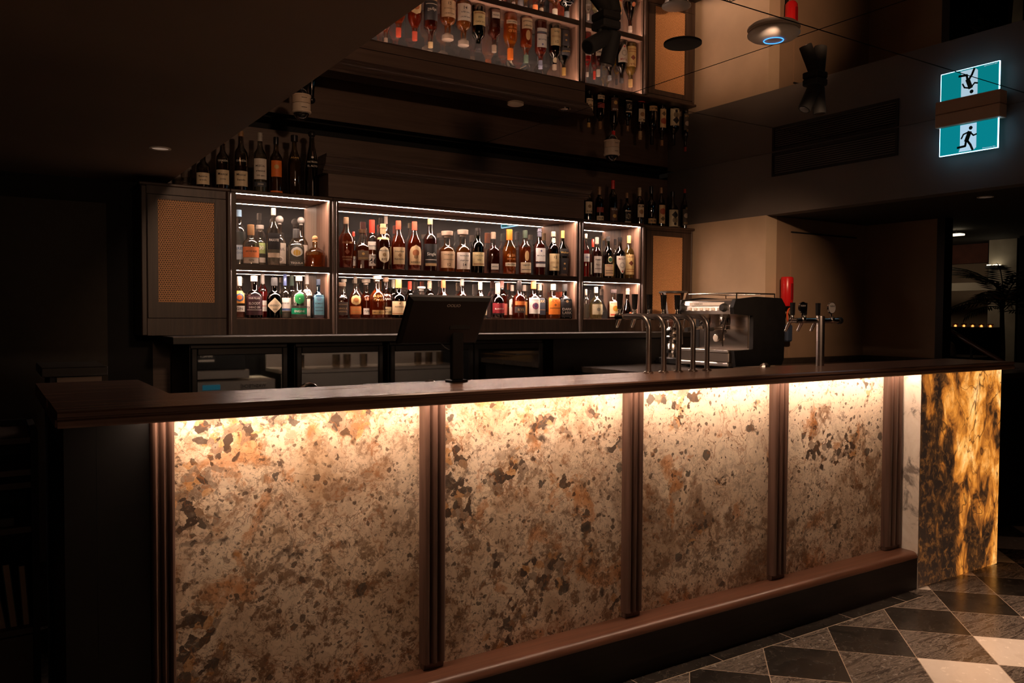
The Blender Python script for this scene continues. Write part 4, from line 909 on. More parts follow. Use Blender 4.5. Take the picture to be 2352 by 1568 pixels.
# -- whisky cabinet, lower shelf
row([
 (790, 641, 17, 'stout', CLEAR, None, 0, (.7, .64, .56), .12, 'wide', 0, [], 'small empty looking bottle with clear stopper in the corner of the lower whisky shelf', .12),
 (785, 649, 30, 'stout', CLEAR, (.30, .04, .02), .52, (.10, .07, .05), .16, 'wide', 3, [LBL(.10, .46, (.05, .03, .025), [T("JACK DANIEL'S", .39, .05, TANL), T('SINGLE', .28, .06, TANL), T('BARREL', .2, .05, TANL)], .95)], 'square bottle with a black label in the corner of the lower whisky shelf'),
 (816, 635, 29, 'round', CLEAR, (.70, .16, .03), .50, (.05, .04, .03), .16, 'foil', 0, [LBL(.32, .56, (.78, .52, .22), [T('#dot', .44, .12, (.5, .2, .06))], .85, 'circle'), LBL(.10, .29, (.78, .28, .08), [T('BUFFALO', .23, .05, GLD), T('TRACE', .16, .05, GLD)], 1.0)], 'whisky bottle with a cream buffalo label over an orange one'),
 (843, 641, 27, 'stout', CLEAR, (.42, .06, .02), .6, (.30, .25, .20), .14, 'wide', 0, [LBL(.4, .56, None, [T('18', .5, .08, (.8, .3, .15))], .8), LBL(.10, .26, PAPER, [T('rye', .18, .06)], .6)], 'dark amber bottle half behind the tall arched whisky bottle', .07),
 (889, 636, 32, 'round', CLEAR, (.35, .05, .02), .6, (.6, .4, .28), .12, 'cork', 0, [LBL(.45, .56, None, [T('ELIJAH', .56, .05, WHT), T('CRAIG', .47, .05, WHT)], .7), LBL(.10, .28, (.70, .55, .30), [T('SMALL', .22, .04), T('BATCH', .16, .04)], .7)], 'arched bottle with white lettering partly behind the larger arched one', .09),
 (864, 633, 37, 'round', CLEAR, (.62, .13, .025), .66, (.55, .47, .40), .12, 'wide', 0, [LBL(.10, .2, (.60, .36, .12), [T('SMALL BATCH', .15, .04)], .85), LBL(.45, .56, None, [T('ELIJAH', .52, .06, (.9, .42, .12)), T('CRAIG', .44, .06, (.9, .42, .12))], .75)], 'large arched amber bottle with glowing lettering, tallest on its part of the shelf'),
 (900, 642, 22, 'tall', (.4, .5, .38), WATER, .3, (.45, .45, .35), .2, 'cyl', 0, [], 'pale green bottle tucked behind the cream labelled one', .12),
 (915, 641, 33, 'stout', DKGREEN, (.02, .03, .01), .60, (.70, .30, .08), .22, 'cyl', 0, [LBL(.10, .44, (.74, .56, .32), [T('#dot', .38, .04, BRZ), T('REDBREAST', .30, .055), T('#band', .13, .015, (.5, .15, .05))], 1.2)], 'dark green bottle with a gold cap and wide cream label next to the screen'),
 (945, 646, 22, 'tall', SMOKE, DARKL, .5, REDC, .22, 'cyl', 0, [], 'bottle with a red cap showing just above the corner of the screen', .06),
 (966, 658, 28, 'squat', CLEAR, DEEP, .5, (.72, .66, .60), .12, 'wide', 0, [], 'bottle with a wide flat glass stopper showing above the screen', .03),
 (985, 645, 26, 'tall', SMOKE, DEEP, .5, (.42, .28, .20), .2, 'foil', 0, [], 'bottle with a brown capsule showing above the screen', .05),
 (1018, 643, 34, 'round', CLEAR, (.50, .12, .03), .62, (.60, .12, .05), .20, 'cyl', 0, [LBL(.1, .4, CREAM)], 'round bottle with a red cap showing above the screen', .0),
 (1061, 641, 32, 'round', CLEAR, (.28, .05, .02), .62, (.20, .14, .12), .16, 'foil', 0, [LBL(.1, .4, CREAM)], 'round bottle with a dark brown cap above the middle of the screen', .0),
 (1103, 646, 32, 'round', CLEAR, (.20, .06, .02), .5, (.55, .42, .30), .22, 'foil', 0, [LBL(.1, .4, CREAM)], 'clear shouldered bottle above the wall end of the screen', .0),
 (1157, 643, 26, 'tall', CLEAR, (.45, .06, .03), .6, (.75, .35, .30), .18, 'foil', 0, [LBL(.1, .4, (.45, .12, .08))], 'bottle with a pink capsule behind the dark rounded one beside the screen', .09),
 (1143, 650, 32, 'round', (.35, .12, .10), (.12, .015, .015), .6, (.32, .28, .26), .30, 'cyl', 0, [LBL(.12, .44, (.30, .02, .03), [T('BLANTON', .28, .06, WHT), T('#band', .14, .04, BLK)], 1.1)], 'rounded dark bottle with a red label just beside the screen'),
 (1174, 654, 22, 'stout', CLEAR, (.70, .30, .10), .35, (.66, .56, .48), .18, 'cyl', 2, [LBL(.12, .56, (.72, .66, .56), [T('gin', .4, .08)], .95)], 'slim bottle with a tall pale label behind the rye bottle', .07),
 (1190, 638, 33, 'stout', CLEAR, (.55, .08, .02), .62, BLK, .24, 'cyl', 1, [LBL(.36, .46, (.80, .22, .05), [], .9), LBL(.16, .32, (.06, .04, .035), [T('RYE', .24, .07, TANL)], 1.0)], 'amber bottle with orange and black band labels and a tall black cap'),
 (1204, 654, 22, 'stout', CLEAR, GOLD, .5, (.62, .54, .46), .18, 'cyl', 2, [LBL(.12, .5, (.8, .42, .12), [], .9)], 'slim orange bottle behind the rye bottle', .09),
 (1226, 643, 29, 'stout', CLEAR, (.45, .06, .02), .56, (.70, .22, .08), .20, 'cyl', 0, [LBL(.14, .56, WHT, [T('STARWARD', .50, .05), T('#dot', .34, .18, (.35, .10, .18)), T('#dia', .36, .13, (.08, .07, .16))], 1.1)], 'bottle with a white label carrying a purple splash drawing'),
 (1243, 652, 27, 'stout', CLEAR, (.35, .15, .06), .3, (.75, .62, .45), .18, 'cyl', 3, [LBL(.12, .60, (.04, .045, .06), [T('ARK', .50, .12, TANL), T('#bar', .26, .02, BRZ)], .95)], 'square bottle with a dark grey label reading ARK', .035),
 (1268, 652, 34, 'stout', CLEAR, (.85, .30, .06), .2, (.75, .66, .52), .17, 'cyl', 3, [LBL(.13, .61, (.88, .24, .03), [T('ARK', .52, .11, (.5, .12, .02)), T('#dia', .40, .08, (.3, .08, .02)), T('#bar', .31, .02, (.25, .08, .02))], 1.0)], 'square bottle with a bright orange label reading ARK', .0),
 (1299, 652, 34, 'stout', (.05, .04, .04), BLK, .4, (.04, .04, .04), .20, 'cyl', 3, [LBL(.06, .64, (.016, .015, .016), [T('DARK', .28, .09, WHT), T('LARK', .18, .09, WHT), T('#dot', .5, .08, BRZ)], .95)], 'square black bottle with white lettering at the wall end of the lower whisky shelf'),
], ZF, YB+.075, 'bottles on the lower whisky shelf')
tag(MB().box(3.640, 3.676, YB+.145, YB+.225, ZF+.0003, ZF+.205, .004).build('bottle_box', pbr('box_print', (.30, .05, .02), .5, noise=.5, nscale=40), None), 'dark box with a red patterned side at the wall end of the lower whisky shelf', 'box')
# -- aperitif cabinet
row([
 (1346, 537, 17, 'tall', CLEAR, (.70, .015, .02), .62, (.8, .7, .6), .10, 'cyl', 0, [LBL(.36, .54, (.75, .70, .66), [T('CAMPARI', .46, .07, (.1, .1, .3))], 1.2)], 'bright red bottle half hidden by the cabinet side'),
 (1362, 549, 16, 'tall', CLEAR, (.30, .02, .02), .6, REDC, .20, 'cyl', 0, [LBL(.1, .4, (.6, .5, .4))], 'bottle with a red capsule behind the white capped one', .09),
 (1371, 545, 22, 'wine', CLEAR, (.13, .015, .02), .74, (.74, .62, .50), .16, 'cyl', 0, [LBL(.12, .53, (.72, .65, .55), [T("PIMM'S", .44, .07), T('No 1', .32, .05), T('#bar', .22, .012)], 1.0)], 'dark red bottle with a white label and a cream cap on the aperitif shelf'),
 (1413, 549, 16, 'tall', CLEAR, (.75, .50, .03), .5, BLK, .14, 'foil', 0, [LBL(.1, .4, (.7, .55, .1))], 'bottle of yellow liqueur behind the green one', .08),
 (1397, 543, 24, 'wine', (.04, .13, .05), DARKL, .65, (.05, .05, .05), .11, 'foil', 0, [LBL(.05, .33, (.70, .50, .30), [T('FERNET', .29, .05, (.4, .1, .05)), T('#bar', .18, .012), T('#bar', .12, .012)], 1.1), LBL(.36, .52, (.75, .66, .42), [T('#dot', .44, .10, (.05, .15, .08))], .45, 'circle')], 'dark green bottle with a tan label and round seal'),
 (1428, 545, 26, 'wine', SMOKE, BLK, .65, BLK, .10, 'foil', 0, [LBL(.12, .54, (.72, .64, .52), [T('MALFY', .47, .08, (.25, .05, .03)), T('#dot', .32, .14, (.45, .38, .3)), T('#dot', .32, .10, (.72, .64, .52)), T('#dot', .17, .045, REDC)], 1.1, 'shield')], 'black bottle with a pointed cream label'),
 (1454, 542, 24, 'wine', CLEAR, (.90, .58, .16), .70, (.75, .48, .20), .17, 'cyl', 0, [LBL(.10, .56, (.86, .62, .26), [T('LILLET', .51, .075, (.3, .08, .03)), T('#dia', .36, .12, (.2, .05, .02)), T('#bar', .22, .015, (.5, .2, .06)), T('#bar', .17, .015, (.5, .2, .06))], 1.1)], 'pale gold bottle with a yellow label beside the cabinet side'),
], ZM1, YB+.085, 'bottles on the upper aperitif shelf')
row([
 (1346, 664, 14, 'tall', CLEAR, WATER, .5, (.3, .26, .22), .2, 'cyl', 0, [], 'narrow clear bottle at the cabinet side, lower aperitif shelf'),
 (1369, 659, 30, 'round', CLEAR, (.80, .72, .46), .50, (.74, .66, .58), .18, 'cyl', 0, [LBL(.14, .46, (.68, .60, .38), [T('#dot', .30, .12, (.3, .28, .2))], 1.0)], 'round clear bottle with a two tone pale label'),
 (1409, 665, 26, 'stout', CLEAR, DEEP, .6, (.08, .06, .06), .13, 'cork', 0, [LBL(.08, .60, (.80, .62, .34), [T('#dot', .36, .20, (.8, .3, .03)), T('#dia', .34, .14, (.75, .55, .05)), T('#bar', .54, .05, (.65, .08, .03)), T('#bar', .15, .05, (.65, .08, .03))], 1.15)], 'bottle with a fiery red and yellow label behind the tap handles'),
 (1447, 662, 34, 'tear', (.30, .14, .08), (.08, .018, .008), .55, (.36, .28, .22), .20, 'foil', 0, [LBL(.10, .24, (.40, .12, .05), [], .25, 'circle')], 'teardrop shaped dark cognac bottle behind the tap handles'),
], ZF, YB+.075, 'bottles on the lower aperitif shelf')

# ================================================================== ON THE BAR
# point of sale screen, seen from behind, leaning towards the guests
ps = empty('till_screen', (1.40, 2.53, ZT), 'black till screen seen from behind on a stand on the bar top', 'till')
tl, br_ = on_y(944.5, 684.5, 2.445), on_y(1103, 790, 2.555)
xa, xb = 1.196, 1.521; za, zb = float(tl[2]), float(br_[2])
sl = (2.445, za), (2.548, zb)
dirv = Vector((0, sl[1][0]-sl[0][0], sl[1][1]-sl[0][1])); nrm = Vector((0, -dirv.z, dirv.y)).normalized()
if nrm.y < 0: nrm = -nrm
def sp(x, t, d): return (x, sl[0][0]+dirv.y*t+nrm.y*d, sl[0][1]+dirv.z*t+nrm.z*d)
xl0, xr0 = float(tl[0]), float(on_y(1130, 686, 2.445)[0])
b = MB()
o = [(xl0, 0), (xr0, 0), (xr0, 1), (xl0, 1)]
inset = .012
v = [sp(x+(inset if x == xl0 else -inset), t+(.05 if t == 0 else -.05), 0) for x, t in o]+[sp(x, t, .010) for x, t in o]+[sp(x, t, .024) for x, t in o]
f = [(3, 2, 1, 0), (8, 9, 10, 11)]
for k in (0, 4):
    for i in range(4): f.append((k+i, k+(i+1) % 4, k+4+(i+1) % 4, k+4+i))
b.add(v, f); b.build('screen_housing', pbr('till_plastic', (.006, .0055, .005), .5, spec=.3, noise=.1), ps)
g_ = MB().add([sp(xl0+.008, .06, .0245), sp(xr0-.008, .06, .0245), sp(xr0-.008, .94, .0245), sp(xl0+.008, .94, .0245)], [(0, 1, 2, 3)])
g_.build('display_glass', pbr('dark_display', (.01, .011, .012), .08), ps)
t = MB(); up = -dirv.normalized(); cc = sp((xl0+xr0)/2+.012, .14, -.0008); text_flat(t, 'OOLIO', cc, (1, 0, 0), tuple(up), .012, bold=.02)
t.build('logo', pbr('logo_grey', (.30, .27, .24), .5), ps)
MB().box(1.383, 1.428, 2.520, 2.542, ZT+.008, 1.345, .003).build('pole', pbr('till_plastic', (.006, .0055, .005), .5), ps)
MB().box(1.372, 1.439, 2.505, 2.560, ZT+.0003, ZT+.008, .003).build('base', pbr('till_plastic', (.006, .0055, .005), .5), ps)
MB().prism([(2.497, 1.335), (2.545, 1.335), (2.545, 1.31), (2.520, 1.295), (2.507, 1.30)], 1.365, 1.445, 'x').build('hinge', BLACKM, ps)
MB().tube([(1.36, 2.552, 1.285), (1.345, 2.56, 1.26), (1.37, 2.56, 1.235), (1.40, 2.552, 1.215), (1.405, 2.546, 1.15)], .0032, 6).build('cable', RUBBER, ps)
# five curved steel beer taps
def tap_font(u, k, lb):
    bx, by, _ = on_z(u, 858-(u-1490)*.055, ZT); by = 2.515
    bx = float(on_y(u+7, 800, by)[0]); r = empty('beer_tap', (bx, by, ZT), lb, 'beer tap', 'five curved steel beer taps')
    zt = 1.348; path = [(bx, by, ZT+.001), (bx, by, ZT+.10), (bx, by, zt-.055)]
    for j in range(1, 9):
        an = PI/2*j/8; path.append((bx, by+.055*(1-math.cos(an)), zt-.055+.055*math.sin(an)))
    path += [(bx, by+.13, zt), (bx, by+.165, zt-.002)]
    MB().tube(path, .0108, 14).build('pipe', BRUSH, r, smooth=True)
    MB().lathe([(.021, 0), (.021, .004), (.015, .008)], 18, (bx, by, ZT+.0003)).build('base_ring', CHROME, r, smooth=True)
    m = MB(); my = by+.185
    m.tube([(bx, by+.155, zt-.003), (bx, my+.018, zt-.003)], [.013, .015], 12); m.tube([(bx, my, zt-.006), (bx, my+.008, zt-.026), (bx, my+.020, zt-.048)], [.010, .009, .007], 10)
    m.lathe([(.0135, 0), (.015, .006), (.010, .014), (.0065, .022), (.008, .028), (.006, .034)], 14, (bx, my, zt-.004))
    m.build('faucet', CHROME, r, smooth=True)
    h = MB(); hz = zt+.030
    h.box(bx-.010, bx+.010, my-.008, my+.008, hz, hz+.020, .003); h.prism([(bx-.0085, hz+.012), (bx+.0085, hz+.012), (bx+.0125, hz+.066), (bx-.0125, hz+.066)], my-.007, my+.007, 'y')
    h.build('handle', RUBBER, r)
for k, (u, lb) in enumerate(((1483, 'steel beer tap nearest the screen, end of the row of five'), (1518, 'second steel beer tap of five counted from the screen'), (1552, 'middle steel beer tap of the row of five'),
                             (1585, 'fourth steel beer tap of five counted from the screen'), (1617, 'steel beer tap nearest the coffee machine, end of the row of five'))):
    tap_font(u, k, lb)
# straight column with cross bar, three faucets and badge discs
tx, ty = float(on_y(1884, 800, 2.49)[0]), 2.49
tw = empty('beer_tower', (tx, ty, ZT), 'straight steel beer tower with a cross bar and round badges near the tan wall', 'beer tower')
MB().lathe([(.019, 0), (.019, .236), (.0175, .240), (.001, .2405)], 20, (tx, ty, ZT+.0003)).build('column', BRUSH, tw, smooth=True)
zc = float(on_y(1880, 736, 2.49)[2])
MB().tube([(tx-.17, ty+.01, zc), (tx-.165, ty+.01, zc), (tx+.150, ty+.01, zc)], .0125, 14).build('cross_bar', CHROME, tw, smooth=True)
MB().tube([(tx+.150, ty+.01, zc), (tx+.168, ty+.01, zc)], [.017, .017], 16).build('end_knob', RUBBER, tw, smooth=True)
for dx_, badge in ((-.165, None), (-.125, 'black'), (-.075, None), (.025, None), (.095, 'white')):
    if badge is None:
        m = MB(); fx_ = tx+dx_
        m.lathe([(.013, 0), (.015, .008), (.008, .018), (.006, .026), (.009, .030)], 12, (fx_, ty+.035, zc-.004)); m.tube([(fx_, ty+.005, zc), (fx_, ty+.05, zc)], .011, 10); m.tube([(fx_, ty+.045, zc), (fx_-.004, ty+.06, zc-.03), (fx_-.006, ty+.07, zc-.052)], [.009, .008, .006], 10)
        m.build('faucet', CHROME, tw, smooth=True)
        MB().prism([(fx_-.008, zc+.026), (fx_+.008, zc+.026), (fx_+.011, zc+.085), (fx_-.011, zc+.085)], ty+.028, ty+.042, 'y').build('handle', RUBBER, tw)
    else:
        fx_ = tx+dx_; rr = .026 if badge == 'white' else .024; zz = zc+.062; RX = Matrix.Rotation(R(90), 4, 'X')
        st_ = MB(); st_.tube([(fx_, ty+.012, zc+.01), (fx_, ty+.012, zz-rr)], .004, 8); st_.sphere((fx_, ty+.008, zc+.004), .017, 14, 8); st_.build('badge_stem', CHROME, tw, smooth=True)
        MB().lathe([(rr+.003, 0), (rr+.003, .008)], 28, (fx_, ty+.014, zz), M=RX).build('badge_rim', CHROME, tw, smooth=True)
        bd = MB().lathe([(rr, 0), (rr, .0095)], 28, (fx_, ty+.0145, zz), M=RX).build('badge', WHITEP if badge == 'white' else BLACK, tw)
        t = MB(); text_flat(t, 'FURPHY', (fx_, ty+.0045, zz+.008), (1, 0, 0), (0, 0, 1), .008, rr*1.5, bold=.02); t.build('badge_lettering', BLACK if badge == 'white' else WHITEP, tw)
# small crystal bowl on the side counter edge
sc_z = .998
sb = on_z(1762, 843, ZT-.012)
# ------------------------------------------------------------------ service corner: side counter, coffee machine, grinder
LAM = pbr('side_laminate', (.035, .026, .020), .25, noise=.15)
sc = empty('side_counter', (4.9, 3.3, 0), 'dark service counter running along the tan walls behind the bar end', 'counter')
MB().prism([(3.42, 3.30), (3.80, 3.30), (3.80, 2.60), (6.095, 2.60), (6.095, 4.055), (4.99, 4.055), (4.875, 4.055), (4.875, 4.495), (3.42, 4.495)], sc_z-.035, sc_z, 'z').build('top', LAM, sc)
MB().prism([(6.055, 2.60), (6.095, 2.60), (6.095, 4.055), (4.99, 4.055), (4.99, 4.015), (6.055, 4.015)], sc_z+.0004, 1.036, 'z').build('upstand', LAM, sc)
MB().prism([(3.45, 3.33), (3.83, 3.33), (3.83, 2.62), (6.06, 2.62), (6.06, 4.03), (4.87, 4.03), (4.87, 4.44), (3.45, 4.44)], .02, sc_z-.036, 'z').build('cabinet_body', BLACK, sc)
dt = tag(MB().prism([(3.95, 2.64), (4.72, 2.64), (4.72, 3.02), (3.95, 3.02)], sc_z+.0005, sc_z+.012, 'z').build('drip_tray', BRUSH, None), 'long brushed steel drip tray behind the beer tower', 'tray')
HOODM = pbr('satin_steel', (.80, .74, .68), .30, 1.0)
def coffee():
    X0, Y0, Y1 = 3.855, 3.475, 3.905; z0 = 1.018; XB = 4.32
    r = empty('coffee_machine', (X0+.3, (Y0+Y1)/2, z0), 'chrome and black espresso machine standing behind the beer taps', 'coffee machine')
    Z = lambda v, u=1674, y=Y0: float(on_x(u, v, X0)[2])
    # black side cheek nearest the guests: C shape open to the working side
    side = [(X0+.015, z0+.02), (XB-.02, z0+.02), (XB, z0+.06), (XB+.01, z0+.40), (XB-.03, z0+.448), (X0+.20, z0+.455), (X0+.01, z0+.435), (X0-.012, z0+.385), (X0-.005, z0+.345), (X0+.17, z0+.335), (X0+.17, z0+.125), (X0, z0+.118)]
    for ya, yb in ((Y0-.03, Y0), (Y1, Y1+.03)): MB().prism(side, ya, yb, 'y').build('side_cheek', BLACK, r)
    MB().box(X0+.17, XB-.03, Y0, Y1, z0+.02, z0+.445, .006).build('back_body', CHROME, r)
    hood = [(X0+.17, z0+.345), (X0+.01, z0+.345), (X0-.008, z0+.365), (X0+.0, z0+.40), (X0+.03, z0+.428), (X0+.17, z0+.442)]
    hd = MB().prism(hood, Y0, Y1, 'y').build('hood', HOODM, r)
    MB().box(X0-.012, X0-.006, Y0+.05, Y1-.09, z0+.398, z0+.418).build('name_plate', WHITEP, hd)
    t = MB(); text_flat(t, 'CASADIO', (X0-.0125, Y1-.17, z0+.408), (0, -1, 0), (0, 0, 1), .012, bold=.01); t.build('name_lettering', BLACK, hd)
    for y in (Y0+.09, Y0+.14, Y0+.19, Y0+.24, Y0+.29, Y0+.34):
        MB().box(X0-.016, X0-.008, y-.012, y+.012, z0+.366, z0+.386, .003).build('button', WHITEP, hd)
    RYm = Matrix.Rotation(R(-90), 4, 'Y')
    for y in (Y0+.045, Y1-.025): MB().lathe([(.026, 0), (.027, .012), (.020, .03), (.001, .031)], 16, (X0-.005, y, z0+.385), M=RYm).build('steam_knob', RUBBER, r, smooth=True)
    MB().box(X0+.165, X0+.169, Y0+.01, Y1-.01, z0+.13, z0+.34).build('splash_plate', pbr('mirror_steel', (.50, .43, .37), .22, 1.0), r)
    tr_ = MB(); tr_.box(X0-.02, X0+.17, Y0+.002, Y1-.002, z0+.105, z0+.122, .004); tr_.build('cup_tray', HOODM, r)
    MB().box(X0-.012, X0+.17, Y0+.002, Y1-.002, z0+.045, z0+.104, .004).build('front_panel', pbr('dark_steel', (.30, .25, .21), .35, 1.0), r)
    MB().box(X0-.02, X0+.17, Y0+.002, Y1-.002, z0+.018, z0+.043, .006).build('lower_rail', HOODM, r)
    for y in (Y0+.13, Y0+.30):
        g = MB(); g.lathe([(.033, 0), (.036, .01), (.036, .05), (.028, .07)], 20, (X0+.09, y, z0+.275)); gg = g.build('group_head', CHROME, r, smooth=True)
        p_ = MB(); p_.lathe([(.030, 0), (.034, .006), (.034, .026)], 18, (X0+.09, y, z0+.246)); p_.tube([(X0+.06, y, z0+.256), (X0-.03, y-.01, z0+.250)], [.009, .012], 10); p_.tube([(X0+.09, y, z0+.248), (X0+.09, y-.012, z0+.225)], [.009, .007], 8)
        p_.build('portafilter', CHROME, r, smooth=True)
        MB().tube([(X0-.03, y-.01, z0+.250), (X0-.10, y-.02, z0+.243)], [.013, .015], 12).build('portafilter_handle', RUBBER, r, smooth=True)
    for y in (Y0+.05, Y1-.03):
        MB().tube([(X0+.03, y, z0+.345), (X0+.005, y, z0+.30), (X0-.005, y+.01, z0+.22), (X0+.002, y+.015, z0+.145)], .005, 8).build('steam_wand', CHROME, r, smooth=True)
    gz = MB().lathe([(.024, 0), (.026, .004), (.026, .012), (.022, .014)], 22, (X0+.150, Y0+.25, z0+.19), M=RYm).build('gauge', CHROME, r, smooth=True)
    MB().lathe([(.020, 0), (.020, .001)], 22, (X0+.1355, Y0+.25, z0+.19), M=RYm).build('gauge_dial', WHITEP, gz)
    for x in (X0+.04, XB-.08):
        for y in (Y0+.03, Y1-.03): MB().lathe([(.016, 0), (.014, .02)], 12, (x, y, z0+.0003)).build('foot', RUBBER, r)
    rl = MB()
    rl.tube([(X0+.06, Y0+.01, z0+.475), (XB-.05, Y0+.01, z0+.475), (XB-.05, Y1-.01, z0+.475), (X0+.06, Y1-.01, z0+.475), (X0+.06, Y0+.01, z0+.475)], .004, 8)
    for x in (X0+.06, XB-.05):
        for y in (Y0+.01, Y1-.01): rl.tube([(x, y, z0+.44), (x, y, z0+.475)], .004, 8)
    rl.build('cup_rail', CHROME, r, smooth=True)
    r.location = (4.4043, 3.9114, sc_z+.0003); r.scale = (1.06, 1.06, 1.06)
coffee()
def grinder():
    p = on_y(1545, 760, 4.36); x, y = float(p[0]), 4.36; z0 = sc_z
    r = empty('coffee_grinder', (x, y, z0), 'coffee grinder with a clear bean hopper in front of the smaller cane door', 'grinder')
    zt_ = float(on_y(1545, 669, 4.36)[2]); k = depth((x, y, z0))/FPX
    MB().box(x-.07, x+.07, y-.11, y+.11, z0+.001, z0+.05, .008).build('base', BLACK, r)
    MB().lathe([(.055, .05), (.06, .07), (.055, .13), (.048, .15), (.055, .16), (.055, .20), (.046, .21), (.052, .22), (.052, .25), (.035, .27)], 22, (x, y, z0)).build('body', CHROME, r, smooth=True)
    h = zt_-z0; rr = 32*k
    MB().lathe([(.034, .271), (rr*.93, h-.022), (rr*.98, h-.012)], 26, (x, y, z0), caps=False).build('hopper', glass_shell((.94, .88, .82)), r, smooth=True)
    MB().lathe([(rr*.6, h-.004), (rr*1.02, h-.012), (rr*1.02, h-.002), (rr*.9, h+.002), (.001, h+.003)], 26, (x, y, z0)).build('hopper_lid', pbr('hopper_lid_plastic', (.05, .045, .04), .3), r, smooth=True)
    bn = MB().lathe([(.031, .273), (.045, .31), (.040, .325), (.001, .335)], 20, (x, y, z0)).build('coffee_beans', pbr('coffee_bean', (.10, .035, .015), .5, noise=.8, nscale=140, bump=1, bscale=160), r, smooth=True); tag(bn, kind='stuff')
    MB().tube([(x-.05, y-.03, z0+.10), (x-.10, y-.05, z0+.10)], [.010, .014], 10).build('lever', BLACK, r, smooth=True)
grinder()
# crumpled foil pack on the bar edge
p = on_z(1757, 838, ZT); fm = MB(); random.seed(4)
vv = []
nn = 9
for j in range(4):
    for i in range(nn):
        t = 2*PI*i/nn; q = (1, .95, .62, .15)[j]*(1+random.uniform(-.16, .16)); vv.append((3.02+.030*q*math.cos(t), 2.555+.016*q*math.sin(t), ZT+.0005+(0, .008, .016, .020)[j]+(random.uniform(-.002, .002) if j else 0)))
ff = [(j*nn+i, j*nn+(i+1) % nn, (j+1)*nn+(i+1) % nn, (j+1)*nn+i) for j in range(3) for i in range(nn)]+[tuple(range(nn))[::-1], tuple(range(3*nn, 4*nn))]
xx = float(on_y(1757, 836, 2.555)[0]); vv = [(a-3.02+xx, b, c) for a, b, c in vv]
tag(fm.add(vv, ff).build('foil_pack', pbr('foil', (.75, .70, .64), .25, 1.0), None), 'small crumpled silver foil pack on the bar top between the coffee machine and beer tower', 'foil pack')
# red holder with orange ring on the recess wall
hx = float(on_y(1803, 660, 4.03)[0])
hh_ = empty('hanging_bag_holder', (hx, 4.03, 1.2), 'red plastic holder with an orange ring hung on the brown wall', 'holder')
zt_, z1_, z2_, z3_ = [float(on_y(1803, v, 4.03)[2]) for v in (636, 703, 745, 790)]
MB().lathe([(.030, z1_), (.045, z1_+.02), (.047, zt_-.012), (.040, zt_)], 18, (hx, 4.012, 0)).build('red_tube', pbr('red_plastic', (.55, .012, .014), .28), hh_, smooth=True)
MB().box(hx-.012, hx+.012, 3.962, 3.968, z1_+.05, zt_-.05).build('slot', pbr('dark_red', (.22, .004, .006), .4), hh_)
rg = [(hx+.01+.030*math.cos(2*PI*k/20), 3.99, (z1_+z2_)/2+.052*math.sin(2*PI*k/20)) for k in range(21)]
MB().tube(rg, .006, 8).build('orange_ring', pbr('orange_plastic', (.60, .09, .025), .4), hh_, smooth=True)
MB().box(hx-.02, hx+.045, 3.985, 4.055, z3_+.02, z2_, .01).build('blue_pouch', pbr('navy_cloth', (.02, .035, .07), .8), hh_)
MB().box(hx-.004, hx+.004, 4.04, 4.0695, z3_, zt_-.02).build('bracket', BLACK, hh_)

# ================================================================== ON THE CEILING
def ceil_pt(u, v): p = on_z(u, v, HC); return float(p[0]), float(p[1])
def dome(u, v, wpx, lb):
    x, y = ceil_pt(u, v); s = wpx/2*depth((x, y, HC))/FPX
    r = empty('dome_camera', (x, y, HC), lb, 'security camera', 'white dome cameras under the mirrored ceiling')
    h = s*1.0
    MB().lathe([(s, 0), (s, -h*.72), (s*1.06, -h*.76), (s*1.06, -h*.92), (s*.86, -h)], 28, (x, y, HC-.001)).build('housing', pbr('ivory_plastic', (.66, .54, .41), .45), r, smooth=True)
    MB().sphere((x, y, HC-h+.004), s*.84, 20, 8, -1, 0).build('lens_dome', pbr('smoked_dome', (.012, .010, .010), .06, coat=.5), r, smooth=True)
    t = MB(); 
    for k in range(9):
        th = -PI/2-.5-.28+.07*k; pass
    t.box(x-.016, x+.016, y-s-.0012, y-s-.0002, HC-h*.55, HC-h*.50); t.build('print', BLACK, r)
dome(692, 239, 42, 'white dome camera beside the dark lowered ceiling edge above the tequila bottles')
dome(1405, 340, 35, 'white dome camera above the wall end row of bottles')
x, y = ceil_pt(1777, 72)
ap = empty('wireless_access_point', (x, y, HC), 'flat white wireless access point with a glowing blue ring on the mirrored ceiling', 'access point')
s = .108
MB().lathe([(s*.93, 0), (s*.93, -.006), (s, -.009), (s*.985, -.016), (s*.86, -.027), (s*.62, -.034), (s*.36, -.0375), (.001, -.038)], 40, (x, y, HC-.0008)).build('shell', WHITEP, ap, smooth=True)
rg = [(x+s*.37*math.cos(2*PI*k/32), y+s*.37*math.sin(2*PI*k/32), HC-.0392) for k in range(33)]
MB().tube(rg, .0016, 6).build('status_ring', emit('blue_ring', (.05, .30, 1.0), 2.6), ap)
x, y = ceil_pt(1568, 100)
sk = empty('ceiling_speaker', (x, y, HC), 'flat round black speaker on the mirrored ceiling near the access point', 'speaker')
MB().lathe([(.083, 0), (.083, -.004), (.076, -.008)], 36, (x, y, HC-.0006)).build('rim', BLACKM, sk, smooth=True)
MB().lathe([(.074, -.003), (.074, -.006), (.001, -.006)], 36, (x, y, HC-.0006), caps=False).build('grille', pbr('speaker_cloth', (.004, .004, .004), .9), sk)
x, y = ceil_pt(1184, 238)
tag(MB().lathe([(.047, 0), (.047, -.006), (.040, -.009), (.001, -.0095)], 30, (x, y, HC-.0006)).build('smoke_sensor', pbr('ivory_plastic', (.66, .54, .41), .45), None, smooth=True), 'small round cream sensor disc on the mirrored ceiling above the central shelves', 'sensor')
x, y = ceil_pt(1296, 251)
dw = empty('downlight', (x, y, HC), 'small chrome ring downlight on the mirrored ceiling next to the cream sensor', 'downlight')
